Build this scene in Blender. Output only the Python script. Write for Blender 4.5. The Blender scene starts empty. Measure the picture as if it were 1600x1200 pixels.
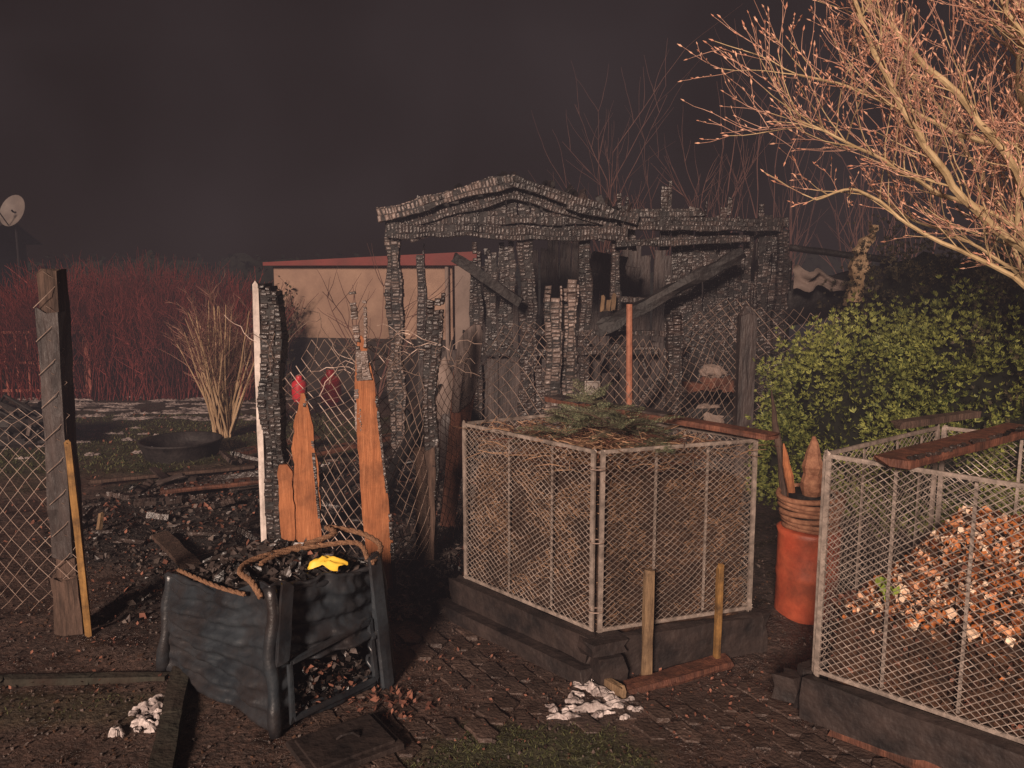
import bpy, math, random
from mathutils import Vector, Matrix, noise, Euler
random.seed(7)
def U(a,b): return random.uniform(a,b)
V=Vector
scene=bpy.context.scene

# ---------------------------------------------------------------- materials
def _new(name):
    m=bpy.data.materials.new(name); m.use_nodes=True
    nt=m.node_tree; b=nt.nodes['Principled BSDF']
    return m,nt,b
def mat(name,c1,c2,scale=8,rough=.8,bump=.3,bscale=None,island=0.0,stretch=(1,1,1),spec=.3,metal=0,c3=None,lo=.35,hi=.65,dirt=0,dscale=3):
    m,nt,b=_new(name); N=nt.nodes; L=nt.links
    tc=N.new('ShaderNodeTexCoord'); mp=N.new('ShaderNodeMapping'); mp.inputs['Scale'].default_value=stretch
    L.new(tc.outputs['Object'],mp.inputs['Vector'])
    n=N.new('ShaderNodeTexNoise'); n.inputs['Scale'].default_value=scale; n.inputs['Detail'].default_value=8; n.inputs['Roughness'].default_value=.65
    L.new(mp.outputs[0],n.inputs['Vector'])
    r=N.new('ShaderNodeValToRGB'); r.color_ramp.elements[0].position=lo; r.color_ramp.elements[1].position=hi
    r.color_ramp.elements[0].color=(*c1,1); r.color_ramp.elements[1].color=(*c2,1)
    if c3:
        e=r.color_ramp.elements.new((lo+hi)/2+.1); e.color=(*c3,1)
    src=n.outputs['Fac']
    if island>0:
        g=N.new('ShaderNodeNewGeometry'); mx=N.new('ShaderNodeMix'); mx.data_type='FLOAT'; mx.inputs[0].default_value=island
        L.new(src,mx.inputs[2]); L.new(g.outputs['Random Per Island'],mx.inputs[3]); src=mx.outputs[0]
    L.new(src,r.inputs['Fac']); col=r.outputs['Color']
    if dirt>0:
        n3=N.new('ShaderNodeTexNoise'); n3.inputs['Scale'].default_value=dscale; n3.inputs['Detail'].default_value=9; n3.inputs['Roughness'].default_value=.7
        L.new(tc.outputs['Object'],n3.inputs['Vector'])
        r3=N.new('ShaderNodeValToRGB'); r3.color_ramp.elements[0].position=.42; r3.color_ramp.elements[1].position=.66
        r3.color_ramp.elements[0].color=(0,0,0,1); r3.color_ramp.elements[1].color=(dirt,dirt,dirt,1); L.new(n3.outputs[0],r3.inputs[0])
        x=N.new('ShaderNodeMix'); x.data_type='RGBA'; L.new(r3.outputs[0],x.inputs[0]); L.new(col,x.inputs[6]); x.inputs[7].default_value=(.03,.018,.013,1); col=x.outputs[2]
    L.new(col,b.inputs['Base Color'])
    b.inputs['Roughness'].default_value=rough; b.inputs['Specular IOR Level'].default_value=spec; b.inputs['Metallic'].default_value=metal
    if bump>0:
        n2=N.new('ShaderNodeTexNoise'); n2.inputs['Scale'].default_value=bscale or scale*4; n2.inputs['Detail'].default_value=6
        L.new(mp.outputs[0],n2.inputs['Vector'])
        bp=N.new('ShaderNodeBump'); bp.inputs['Strength'].default_value=bump; bp.inputs['Distance'].default_value=.02
        L.new(n2.outputs['Fac'],bp.inputs['Height']); L.new(bp.outputs[0],b.inputs['Normal'])
    return m

M_char =mat('charred_wood',(.005,.004,.004),(.105,.074,.064),scale=4,rough=.38,bump=.7,bscale=30,island=.14,spec=.7,lo=.38,hi=.80)
M_char_pale=mat('ash_charred_wood',(.012,.010,.009),(.34,.255,.22),scale=5,rough=.42,bump=.7,bscale=30,island=.16,spec=.7,lo=.36,hi=.78)
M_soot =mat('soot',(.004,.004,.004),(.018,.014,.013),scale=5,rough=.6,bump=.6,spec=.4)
M_sootw =mat('sooted_boards',(.012,.009,.009),(.070,.052,.047),scale=4,rough=.5,bump=.6,stretch=(3,3,.5),spec=.5)
M_grey =mat('grey_burnt_board',(.05,.038,.034),(.20,.155,.14),scale=4,rough=.7,bump=.5,stretch=(10,10,1),dirt=.6,dscale=6)
M_raw  =mat('orange_lit_raw_wood',(.31,.11,.045),(.54,.225,.105),scale=3,rough=.75,bump=.5,stretch=(16,16,1),c3=(.43,.165,.07),dirt=.5,dscale=6)  # bare wood with the orange floodlight tint put into its base colour
M_redwood=mat('red_brown_wood',(.07,.026,.018),(.20,.08,.048),scale=4,rough=.7,bump=.4,stretch=(8,8,1.5),dirt=.8,dscale=7)
M_oldwood=mat('weathered_wood',(.035,.023,.018),(.13,.082,.062),scale=4,rough=.8,bump=.6,stretch=(10,10,1.2),dirt=.6)
M_stake=mat('stake_wood',(.13,.085,.05),(.26,.17,.095),scale=4,rough=.8,bump=.4,stretch=(10,10,1),dirt=.7,dscale=8)
M_yel  =mat('yellow_wood',(.20,.105,.03),(.34,.185,.06),scale=4,rough=.8,bump=.3,stretch=(10,10,1),dirt=.8,dscale=8)
M_whitep=mat('lit_white_edge',(.5,.43,.39),(.8,.7,.64),scale=6,rough=.6,bump=.2,dirt=.5,dscale=7)  # white is the light on the post's left face, set as colour
M_galv =mat('galvanised_steel',(.18,.15,.13),(.44,.36,.31),scale=30,rough=.5,bump=.1,metal=.25,spec=.5,dirt=.4,dscale=5)
M_wire =mat('fence_wire',(.17,.11,.09),(.40,.30,.24),scale=20,rough=.5,bump=0,metal=.2,spec=.5)
M_plast=mat('melted_black_plastic',(.009,.012,.016),(.034,.042,.050),scale=5,rough=.38,bump=.5,bscale=14,spec=.6,dirt=.55,dscale=4)
M_plastflat=mat('dark_plate',(.011,.009,.009),(.045,.032,.028),scale=6,rough=.6,bump=.6)
M_rope =mat('rope',(.15,.075,.042),(.30,.165,.095),scale=60,rough=.9,bump=.6)
M_yellow=mat('yellow_plastic',(.85,.48,.04),(.9,.62,.08),scale=8,rough=.5,bump=.1)
M_redp =mat('orange_lit_red_barrel',(.36,.06,.028),(.54,.12,.055),scale=5,rough=.5,bump=.15,spec=.4,dirt=.6,dscale=4)  # red barrel; the orange light on it is mixed into this colour
M_bask =mat('basket_cane',(.22,.09,.05),(.46,.23,.135),scale=30,rough=.8,bump=.3,dirt=.4)
M_straw=mat('compost_straw',(.022,.011,.007),(.18,.095,.053),scale=16,rough=.95,bump=1,bscale=50,c3=(.07,.037,.023),stretch=(1,1,2.2),dirt=.7,dscale=2.5)
M_twig =mat('dry_straw',(.12,.065,.036),(.38,.23,.14),scale=5,rough=.9,bump=0,island=.8)
M_spruce=mat('spruce_needles',(.055,.08,.040),(.27,.29,.17),scale=5,rough=.7,bump=0,island=.8)
M_thuja=mat('thuja_leaves',(.045,.065,.016),(.32,.34,.085),scale=1.8,rough=.6,bump=0,island=.35,lo=.34,hi=.72)
M_thujad=mat('thuja_leaves_dark',(.014,.014,.008),(.095,.075,.040),scale=2.2,rough=.7,bump=0,island=.4,lo=.32,hi=.75)
M_core =mat('foliage_inside',(.004,.005,.003),(.010,.011,.007),scale=5,rough=1,bump=0)  # near black; hides gaps in foliage and keeps the horizon hedge night-dark
M_bark =mat('pale_bark',(.34,.24,.12),(.62,.47,.27),scale=10,rough=.8,bump=.3,stretch=(1,1,.5))
M_tw2  =mat('orange_lit_twig',(.34,.17,.12),(.62,.37,.27),scale=4,rough=.8,bump=0)  # orange light on the tree baked into the twig colour
M_bud  =mat('buds',(.55,.25,.16),(.76,.44,.30),scale=4,rough=.7,bump=0,island=.6)  # buds tinted with the same orange light as the twigs
M_ybush=mat('bush_stem',(.34,.23,.13),(.60,.43,.27),scale=5,rough=.8,bump=0)
M_ytwig=mat('bush_twig',(.22,.115,.09),(.38,.21,.155),scale=5,rough=.8,bump=0)
M_rbush=mat('red_lit_twig',(.13,.028,.026),(.34,.075,.065),scale=1.0,rough=.8,bump=0)  # red light falling on the bush is painted into its twigs
M_fartw=mat('far_twig',(.09,.045,.04),(.17,.09,.075),scale=3,rough=.9,bump=0)
M_beige=mat('beige_render',(.28,.185,.14),(.37,.25,.185),scale=2,rough=.9,bump=.2,bscale=40,dirt=.25,dscale=1.2)
M_dbase=mat('dark_plinth',(.022,.018,.016),(.04,.031,.027),scale=3,rough=.9,bump=.3)
M_redtr=mat('red_roof_edge',(.16,.03,.027),(.24,.05,.042),scale=6,rough=.6,bump=.1,dirt=.5)
M_palep=mat('pale_panel',(.24,.185,.16),(.34,.27,.235),scale=3,rough=.8,bump=.1,dirt=.5)
M_gas  =mat('red_gas_bottle',(.5,.02,.034),(.7,.04,.055),scale=5,rough=.4,bump=.0,spec=.5)
M_metal=mat('dull_metal',(.12,.10,.09),(.3,.26,.23),scale=12,rough=.5,bump=.1,metal=.6)
M_gate =mat('rust_red_paint',(.22,.065,.045),(.33,.10,.07),scale=10,rough=.6,bump=.1)
M_rust =mat('rusty_tube',(.24,.09,.055),(.42,.18,.11),scale=14,rough=.7,bump=.3)
M_dish =mat('dish_grey',(.12,.10,.095),(.18,.155,.14),scale=3,rough=.6,bump=0)
M_snow =mat('dirty_snow',(.16,.125,.12),(.72,.63,.60),scale=11,rough=.75,bump=.6,bscale=40,lo=.34,hi=.60,dirt=.7,dscale=26)
M_snowf=mat('dim_far_snow',(.10,.08,.075),(.48,.41,.39),scale=7,rough=.8,bump=.3,lo=.36,hi=.66,dirt=.8,dscale=9)  # darker copy of the snow, standing in for dimmer light far away
M_leaf =mat('dead_leaves',(.06,.022,.015),(.28,.12,.08),scale=4,rough=.8,bump=0,island=.9,lo=.1,hi=1)
M_rubb =mat('burnt_scraps',(.005,.004,.004),(.12,.092,.082),scale=9,rough=.38,bump=.3,island=.8,lo=.35,hi=1,spec=.6)
M_ash  =mat('ash_and_cinders',(.010,.008,.008),(.19,.15,.13),scale=9,rough=.8,bump=.3,island=.7,lo=.25,hi=1)
M_waste=mat('kitchen_waste',(.10,.028,.012),(.95,.74,.55),scale=6,rough=.7,bump=.2,island=.92,lo=.10,hi=.9,c3=(.64,.21,.055))
M_wastebase=mat('compost_soil',(.018,.010,.007),(.10,.048,.026),scale=14,rough=.9,bump=1)
M_green=mat('fresh_green',(.25,.38,.05),(.4,.5,.1),scale=5,rough=.6,bump=0)
M_pave =mat('concrete_pavers',(.040,.028,.024),(.115,.077,.062),scale=7,rough=.5,bump=.7,bscale=60,island=.12,spec=.5,dirt=.9,dscale=5)
M_kerb =mat('concrete_kerb',(.018,.018,.013),(.05,.045,.034),scale=9,rough=.9,bump=.6,dirt=.8,dscale=6)
M_grass=mat('grass_blades',(.022,.028,.010),(.095,.10,.038),scale=4,rough=.8,bump=0,island=.8)
M_house=mat('house_wall',(.02,.018,.017),(.035,.03,.028),scale=2,rough=.9,bump=.1)
M_roof =mat('roof_tiles',(.012,.010,.010),(.02,.017,.017),scale=8,rough=.8,bump=.2)
M_glass=mat('window_glass',(.01,.01,.012),(.015,.015,.017),scale=2,rough=.1,bump=0,spec=.5)
M_sign =mat('white_sign',(.40,.36,.33),(.52,.47,.43),scale=6,rough=.5,bump=0)
M_ink  =mat('sign_ink',(.09,.07,.07),(.12,.10,.10),scale=6,rough=.6,bump=0)
M_tub =mat('dark_tub',(.007,.006,.006),(.030,.025,.024),scale=10,rough=.6,bump=.3)

# ---------------------------------------------------------------- mesh builder
def nz(x,y=0,z=0,sc=1): return noise.noise(V((x*sc,y*sc,z*sc)))
def sm(a,b,x):
    t=max(0,min(1,(x-a)/(b-a))); return t*t*(3-2*t)
class MB:
    def __init__(s): s.v=[]; s.f=[]; s.m=[]
    def add(s,vs,fs,mi=0):
        o=len(s.v); s.v.extend([tuple(a) for a in vs]); s.f.extend([tuple(i+o for i in f) for f in fs]); s.m.extend([mi]*len(fs))
    def box(s,c,sz,rot=None,mi=0,jit=0,tap=1.0):
        c=V(c); x,y,z=sz[0]/2,sz[1]/2,sz[2]/2
        vs=[V((-x,-y,-z)),V((x,-y,-z)),V((x,y,-z)),V((-x,y,-z)),V((-x*tap,-y*tap,z)),V((x*tap,-y*tap,z)),V((x*tap,y*tap,z)),V((-x*tap,y*tap,z))]
        if jit: vs=[a+V((U(-jit,jit),U(-jit,jit),U(-jit,jit))) for a in vs]
        if rot is not None: vs=[rot@a for a in vs]
        s.add([a+c for a in vs],[(3,2,1,0),(4,5,6,7),(0,1,5,4),(1,2,6,5),(2,3,7,6),(3,0,4,7)],mi)
    def scale_(s,c,sz,rot,mi,jit):
        """cracked char scale: a pillow shaped chip, raised in the middle of its two broad sides"""
        c=V(c); x,y,z=sz[0]/2,sz[1]/2,sz[2]/2; q=.72; j=lambda:U(-jit,jit)
        vs=[V((a*x+j(),0,b*z+j())) for a,b in((-1,-1),(1,-1),(1,1),(-1,1))]
        e=y*.86
        o=[V((p.x,-e,p.z)) for p in vs]+[V((p.x,e,p.z)) for p in vs]
        f=[V((p.x*q+j(),-y+j()*.4,p.z*.5+j()*.6)) for p in vs]+[V((p.x*q+j(),y,p.z*.5)) for p in vs]
        w=[rot@p+c for p in o+f]
        s.add(w,[(8,9,10,11),(15,14,13,12),(0,1,9,8),(1,2,10,9),(2,3,11,10),(3,0,8,11),(5,4,12,13),(6,5,13,14),(7,6,14,15),(4,7,15,12),(1,0,4,5),(2,1,5,6),(3,2,6,7),(0,3,7,4)],mi)
    def frame(s,p0,p1,side):
        z=(V(p1)-V(p0)).normalized(); x=V(side); x=(x-z*x.dot(z)).normalized(); y=z.cross(x)
        return Matrix((x,y,z)).transposed()
    def beam(s,p0,p1,w,d,side=(1,0,0),mi=0,jit=0,tap=1.0):
        p0=V(p0);p1=V(p1)
        s.box((p0+p1)/2,(w,d,(p1-p0).length),s.frame(p0,p1,side),mi,jit,tap)
    def rough(s,p0,p1,w,d,side=(1,0,0),mi=0,amp=.08,step=.08,seed=None):
        """rough sawn / burnt timber: beam with uneven section along its length"""
        p0=V(p0);p1=V(p1);L=(p1-p0).length;M=s.frame(p0,p1,side);n=max(2,int(L/step));sd=U(0,90) if seed is None else seed
        vv=[];ff=[]
        for i in range(n+1):
            t=i/n
            for k,(x,y) in enumerate(((-.5,-.5),(0,-.52),(.5,-.5),(.52,0),(.5,.5),(0,.52),(-.5,.5),(-.52,0))):
                q=1+amp*2*nz(t*L*5+sd,k*3.1,sd)
                vv.append(p0+M@V((x*w*q,y*d*q,t*L+(U(-.02,.02) if i in(0,n) else 0))))
        for i in range(n):
            for k in range(8): ff.append((i*8+k,i*8+(k+1)%8,(i+1)*8+(k+1)%8,(i+1)*8+k))
        ff+= [tuple(reversed(range(8))),tuple(n*8+k for k in range(8))]
        s.add(vv,ff,mi)
    def tube(s,pts,rad,n=5,mi=0,cap=False):
        pts=[V(p) for p in pts]
        if not hasattr(rad,'__len__'): rad=[rad]*len(pts)
        nn=None; vs=[]
        for i,p in enumerate(pts):
            t=(pts[min(i+1,len(pts)-1)]-pts[max(i-1,0)]).normalized()
            if nn is None:
                nn=t.orthogonal().normalized()
            else:
                nn=(nn-t*nn.dot(t))
                nn=nn.normalized() if nn.length>1e-5 else t.orthogonal().normalized()
            b=t.cross(nn)
            for k in range(n):
                a=2*math.pi*k/n
                vs.append(p+(nn*math.cos(a)+b*math.sin(a))*rad[i])
        fs=[]
        for i in range(len(pts)-1):
            for k in range(n):
                k2=(k+1)%n
                fs.append((i*n+k,i*n+k2,(i+1)*n+k2,(i+1)*n+k))
        if cap:
            fs.append(tuple(reversed(range(n)))); fs.append(tuple((len(pts)-1)*n+k for k in range(n)))
        s.add(vs,fs,mi)
    def lathe(s,c,prof,n=24,mi=0,jit=0):
        c=V(c); vs=[];fs=[]
        for i,(r,z) in enumerate(prof):
            for k in range(n):
                a=2*math.pi*k/n; rr=r*(1+U(-jit,jit))
                vs.append(c+V((rr*math.cos(a),rr*math.sin(a),z)))
        for i in range(len(prof)-1):
            for k in range(n):
                k2=(k+1)%n; fs.append((i*n+k,i*n+k2,(i+1)*n+k2,(i+1)*n+k))
        fs.append(tuple((len(prof)-1)*n+k for k in range(n)))
        s.add(vs,fs,mi)
    def chip(s,c,r,mi=0,flat=.5):
        c=V(c); rot=Euler((U(0,6),U(0,6),U(0,6))).to_matrix()
        s.box(c,(r*U(.5,1.6),r*U(.4,1.2),r*U(.2,.9)*flat*2),rot,mi,jit=r*.18)
    def leaf(s,c,r,mi=0,up=None,wr=.6):
        c=V(c); rot=Euler((U(-1,1),U(-1,1),U(0,6.28))).to_matrix() if up is None else up
        a=[V((-r,0,0)),V((-r*.2,-r*wr,r*.12)),V((r,0,U(-.2,.3)*r)),V((-r*.2,r*wr,r*.12))]
        s.add([rot@p+c for p in a],[(0,1,2,3)],mi)
    def char(s,p0,p1,w,d,side=(1,0,0),mi=0,cell=.05,ends=(0,1),skip=0.0,core=None,jag=.25):
        """alligator-charred timber: eaten-away core with shallow cracked scales"""
        p0=V(p0);p1=V(p1);L=(p1-p0).length; M=s.frame(p0,p1,side); sd=U(0,200)
        ft=min(.9,jag*.9/L) if ends[1] else 0; fb=min(.3,jag*.3/L) if ends[0] else 0
        T=lambda u:1-ft*min(1,abs(nz(u*5,sd,3))*2.6)
        B=lambda u:fb*abs(nz(u*5,sd,8))*2.6
        WD=lambda t:w*(.90+.42*nz(t*L*3.2,sd,1)+.12*nz(t*L*12,sd,1)); OF=lambda t:w*.22*nz(t*L*2.3,sd,5); DD=lambda t:d*(.92+.25*nz(t*L*4,sd,7))
        n=max(3,int(L/.06)); vv=[];ff=[];tt=1-ft*.9
        for i in range(n+1):
            t=i/n*tt; a=WD(t)*.47;b=DD(t)*.455;o=OF(t)
            for x,y in((-a,-b),(a,-b),(a,b),(-a,b)): vv.append(p0+M@V((x+o,y,t*L)))
        for i in range(n):
            for k in range(4): ff.append((i*4+k,i*4+(k+1)%4,(i+1)*4+(k+1)%4,(i+1)*4+k))
        ff+=[(3,2,1,0),(n*4,n*4+1,n*4+2,n*4+3)]
        if skip<.3: s.add(vv,ff,core if core is not None else mi)
        # long vertical splits that the scales follow, then cross cracks between them
        splits=[-.5]; x=-.5
        while x<.5:
            x+=U(.75,1.5)*cell/w; splits.append(min(.5,x))
        for k in range(len(splits)-1):
            if splits[k+1]-splits[k]<.05: continue
            z=U(-.02,0)
            while z<L:
                rh=cell*U(.35,.75); t=(z+rh/2)/L
                if t>=1: break
                if t>0:
                    W=WD(t); wob=.06*nz(t*L*6,k*5,sd)
                    x0=(splits[k]+(wob if k else 0))*W; x1=(splits[k+1]+(wob if k<len(splits)-2 else 0))*W
                    u=(x0+x1)/2/w
                    if t<T(u) and t>B(u) and U(0,1)>skip+.04:
                        c=p0+M@V(((x0+x1)/2+OF(t),U(-.003,.003)+.008*nz(t*L*9,k,sd),z+rh/2))
                        rot=M@Euler((U(-.07,.07),U(-.07,.07),U(-.07,.07))).to_matrix()
                        s.scale_(c,((x1-x0)*.95,DD(t)*U(.95,1.10),rh*.92),rot,mi,.003)
                z+=rh
    def obj(s,name,mats,parent=None,smooth=False):
        me=bpy.data.meshes.new(name); me.from_pydata(s.v,[],s.f)
        for m in mats: me.materials.append(m)
        me.polygons.foreach_set('material_index',s.m)
        if smooth: me.polygons.foreach_set('use_smooth',[True]*len(s.f))
        me.update()
        o=bpy.data.objects.new(name,me); scene.collection.objects.link(o)
        if parent: o.parent=parent
        return o
def empty(name,loc=(0,0,0)):
    e=bpy.data.objects.new(name,None); scene.collection.objects.link(e); return e

# ---------------------------------------------------------------- ground
def ell(x,y,cx,cy,rx,ry,e=.35):
    d=math.sqrt(((x-cx)/rx)**2+((y-cy)/ry)**2)+nz(x,y,3,2.5)*.35+nz(x,y,8,9)*.15
    return 1-sm(1-e,1+e,d)
def zones(x,y):
    g=max(ell(x,y,.08,2.62,.48,.36)*.85, ell(x,y,-1.95,3.12,.5,.12)*.45, ell(x,y,-4.6,8.7,3.2,1.9)*.8, ell(x,y,-7,12,6,3)*.5)
    c=max(ell(x,y,-1.2,6.0,2.2,1.6),ell(x,y,.6,8,2.6,2.8),ell(x,y,1.2,5,1.3,1.2)*.6,ell(x,y,-1.3,4.3,1.2,.8)*.7)
    far=max(sm(13,20,y),.45*sm(8.5,12,y))  # far ground darkened by colour in place of light falloff
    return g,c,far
def gz(x,y):
    g,c,far=zones(x,y)
    h=nz(x,y,0,1.2)*.02+nz(x,y,5,6)*.010
    h+=c*(.03+.05*abs(nz(x,y,9,4)))*(1-sm(13,20,y))
    h+=g*.012
    return h-.01
def axis(a,b,st,far):
    r=[];x=a
    while x<b: r.append(x); x+=st
    r.append(b); st2=st; hi=b; lo=a
    H=[];Lw=[]
    while hi<far: st2*=1.35; hi+=st2; H.append(hi); lo-=st2; Lw.append(lo)
    return Lw[::-1]+r+H
xs=axis(-4.5,4.5,.04,300); ys=axis(1.5,11,.04,300)
vs=[];cols=[]
for y in ys:
    for x in xs:
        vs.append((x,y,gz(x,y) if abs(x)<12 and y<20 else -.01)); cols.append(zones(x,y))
nx=len(xs); fs=[(j*nx+i,j*nx+i+1,(j+1)*nx+i+1,(j+1)*nx+i) for j in range(len(ys)-1) for i in range(nx-1)]
me=bpy.data.meshes.new('ground'); me.from_pydata(vs,[],fs); me.update()
me.polygons.foreach_set('use_smooth',[True]*len(fs))
ca=me.color_attributes.new('zone','FLOAT_COLOR','POINT')
flat=[]
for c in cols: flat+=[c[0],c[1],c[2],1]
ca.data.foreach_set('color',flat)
m,nt,b=_new('garden_ground'); N=nt.nodes; L=nt.links
at=N.new('ShaderNodeAttribute'); at.attribute_name='zone'
sp=N.new('ShaderNodeSeparateColor'); L.new(at.outputs['Color'],sp.inputs[0])
tc=N.new('ShaderNodeTexCoord')
def nse(sc,det=8,ro=.65):
    n=N.new('ShaderNodeTexNoise'); n.inputs['Scale'].default_value=sc; n.inputs['Detail'].default_value=det; n.inputs['Roughness'].default_value=ro
    L.new(tc.outputs['Object'],n.inputs['Vector']); return n
def ramp(f,a,c1,b_,c2):
    r=N.new('ShaderNodeValToRGB'); r.color_ramp.elements[0].position=a; r.color_ramp.elements[1].position=b_
    r.color_ramp.elements[0].color=(*c1,1); r.color_ramp.elements[1].color=(*c2,1); L.new(f,r.inputs[0]); return r
def mixc(f,a,b_):
    x=N.new('ShaderNodeMix'); x.data_type='RGBA'; L.new(f,x.inputs[0]); L.new(a,x.inputs[6]); L.new(b_,x.inputs[7]); return x.outputs[2]
n1=nse(5); n2=nse(28); n3=nse(1.3)
soil=ramp(n1.outputs[0],.35,(.028,.017,.013),.68,(.14,.078,.057))
soil2=ramp(n2.outputs[0],.42,(.017,.011,.009),.7,(.18,.10,.075))
s1=mixc(n3.outputs[0],soil.outputs[0],soil2.outputs[0])
gr=ramp(n2.outputs[0],.35,(.020,.022,.009),.7,(.080,.080,.032))
ch=ramp(n2.outputs[0],.42,(.010,.008,.008),.8,(.085,.065,.058))
fr=ramp(n1.outputs[0],.4,(.006,.006,.006),.8,(.012,.011,.01))  # near-black tone for the unlit distance
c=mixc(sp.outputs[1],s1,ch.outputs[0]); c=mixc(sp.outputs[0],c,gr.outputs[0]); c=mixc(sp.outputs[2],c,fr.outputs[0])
L.new(c,b.inputs['Base Color'])
rr=ramp(n1.outputs[0],.38,(.20,.20,.20),.58,(.8,.8,.8)); L.new(rr.outputs[0],b.inputs['Roughness'])
bp=N.new('ShaderNodeBump'); bp.inputs['Strength'].default_value=1; bp.inputs['Distance'].default_value=.035
nb=nse(38); L.new(nb.outputs[0],bp.inputs['Height']); L.new(bp.outputs[0],b.inputs['Normal'])
me.materials.append(m); o=bpy.data.objects.new('ground',me); scene.collection.objects.link(o)

# ---------------------------------------------------------------- paved path
mb=MB()
def inpath(x,y):
    a = (-.75<x<1.2 and 2.55<y<4.5 and (x-.47)*.66+(y-3.22)*.63<.02 and not ell(x,y,.08,2.62,.44,.33)>.4)
    b_= (.62<x<1.4 and 2.5<y<3.5 and y < 3.15+(x-.5)*.4)
    return a or b_
ca_,sa_=math.cos(.55),math.sin(.55)
for i in range(-80,80):
    for j in range(-80,80):
        px=i*.098; py=j*.165+(.0825 if i%2 else 0)
        x=px*ca_-py*sa_; y=px*sa_+py*ca_+3.3
        if not inpath(x+nz(x,y,0,4)*.25,y+nz(x,y,7,4)*.2): continue
        if nz(x,y,31,2.6)>.14: continue
        z=gz(x,y)+.003+.013*nz(x,y,22,3)+U(-.002,.002)
        out=[(-.046,-.058),(0,-.087),(.046,-.058),(.040,0),(.046,.058),(0,.087),(-.046,.058),(-.040,0)]
        vv=[]
        for sc,zz in((.99,-.03),(.99,0),(.93,.004)):
            for (a,b2) in out:
                a*=sc;b2*=sc
                vv.append((x+a*ca_-b2*sa_,y+a*sa_+b2*ca_,z+zz))
        f=[]
        for k in range(2):
            for q in range(8): f.append((k*8+q,k*8+(q+1)%8,(k+1)*8+(q+1)%8,(k+1)*8+q))
        f.append(tuple(range(16,24))); mb.add(vv,f,0)
mb.obj('paved_path',[M_pave])

mb=MB()
def kerb(p,q,w=.06,h=.09,mi=0):
    p=V(p);q=V(q);n=int((q-p).length/.5)+1
    for i in range(n):
        a=p.lerp(q,i/n+.002);b_=p.lerp(q,(i+1)/n-.002)
        mb.rough((a.x,a.y,h/2-.02),(b_.x,b_.y,h/2-.02),h,w,(0,0,1),mi,.09)
kerb((-1.5,3.42,0),(-1.12,2.2,0),.08,.06)
kerb((-2.6,3.32,0),(-1.53,3.36,0),.05,.04)
mb.obj('kerb_edging',[M_kerb])
mb=MB()
mb.rough((-.42,4.36,.02),(.47,3.20,.022),.05,.03,(0,0,1),0,.12)
mb.obj('timber_edging',[M_stake])
mb=MB()
mb.rough((.50,3.25,.005),(1.0,3.50,.005),.04,.08,(0,0,1),0,.2)
mb.obj('timber_edging',[M_redwood])

mb=MB()
for _ in range(10000):
    x=U(-.6,.75);y=U(2.1,3.0)
    if random.random()<.12: x=U(-2.6,-1.5);y=U(2.95,3.3)
    if zones(x,y)[0]<.35+.5*nz(x,y,3,7)+.3*random.random(): continue
    z=gz(x,y); h=U(.004,.014); a=U(0,6.28); w=.0022
    dx,dy=math.cos(a)*w,math.sin(a)*w; tx_,ty_=U(-.02,.02),U(-.02,.02)
    mb.add([(x-dx,y-dy,z),(x+dx,y+dy,z),(x+tx_,y+ty_,z+h)],[(0,1,2)],0)
for _ in range(12000):
    x=U(-8,-1.5);y=U(7,10)
    if zones(x,y)[0]<.4+.5*nz(x,y,3,2): continue
    z=gz(x,y); h=U(.015,.035); a=U(0,6.28); w=.006
    dx,dy=math.cos(a)*w,math.sin(a)*w
    mb.add([(x-dx,y-dy,z),(x+dx,y+dy,z),(x+U(-.03,.03),y+U(-.03,.03),z+h)],[(0,1,2)],0)
mb.obj('grass',[M_grass])

mb=MB()
for _ in range(9000):
    x=U(-3.2,2.2);y=2.3+3.2*random.random()**1.3
    mb.chip((x,y,gz(x,y)+.003),U(.003,.012),random.choice((0,0,1)))
mb.obj('soil_crumbs',[M_pave,M_wastebase])

# snow remnants
mb=MB()
def snow(cx,cy,rx,ry,ang,h=.03,seed=0,base=0,mi=0):
    n=60;K=9; vv=[];ff=[]
    for k in range(K+1):
        t=k/K
        for i in range(n):
            a=2*math.pi*i/n
            rr=1+.6*nz(math.cos(a)*1.6+seed,math.sin(a)*1.6,seed)+.5*nz(math.cos(a)*5+seed,math.sin(a)*5,seed)+.35*nz(math.cos(a)*12,math.sin(a)*12,seed)
            x=math.cos(a)*rx*rr*t;y=math.sin(a)*ry*rr*t
            X=cx+x*math.cos(ang)-y*math.sin(ang);Y=cy+x*math.sin(ang)+y*math.cos(ang)
            vv.append((X,Y,gz(X,Y)+base+h*(1-t**2.2)*(.5+1.8*nz(X,Y,seed,30))-.004+.008*(t<1)))
    for k in range(K):
        for i in range(n): ff.append((k*n+i,k*n+(i+1)%n,(k+1)*n+(i+1)%n,(k+1)*n+i))
    mb.add(vv,ff,mi)
for k in range(50):
    t=random.random(); x=.08+.34*t+U(-.025,.02); y=3.66-.46*t+U(-.03,.02); snow(x,y,U(.012,.04),U(.008,.022),U(-1.1,-.5),.018,k,.010)
snow(.17,3.56,.12,.030,-.9,.024,1,.010)
snow(.27,3.40,.06,.022,-.9,.020,2,.010)
snow(.34,3.27,.09,.030,-.6,.022,22,.012)
snow(.36,3.12,.14,.026,.25,.020,3,.010)
snow(.22,3.05,.08,.018,.1,.016,4,.010)
for k in range(30): snow(U(.12,.52),U(3.02,3.22),U(.008,.03),U(.006,.014),U(-.4,.6),.012,k+60,.008)
snow(-1.52,3.13,.06,.03,.8,.02,5,.012)
for k in range(22): snow(-1.48+U(-.09,.06),3.04+U(-.12,.12),U(.01,.035),U(.008,.018),U(-1,1),.015,k+90,.010)
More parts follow.
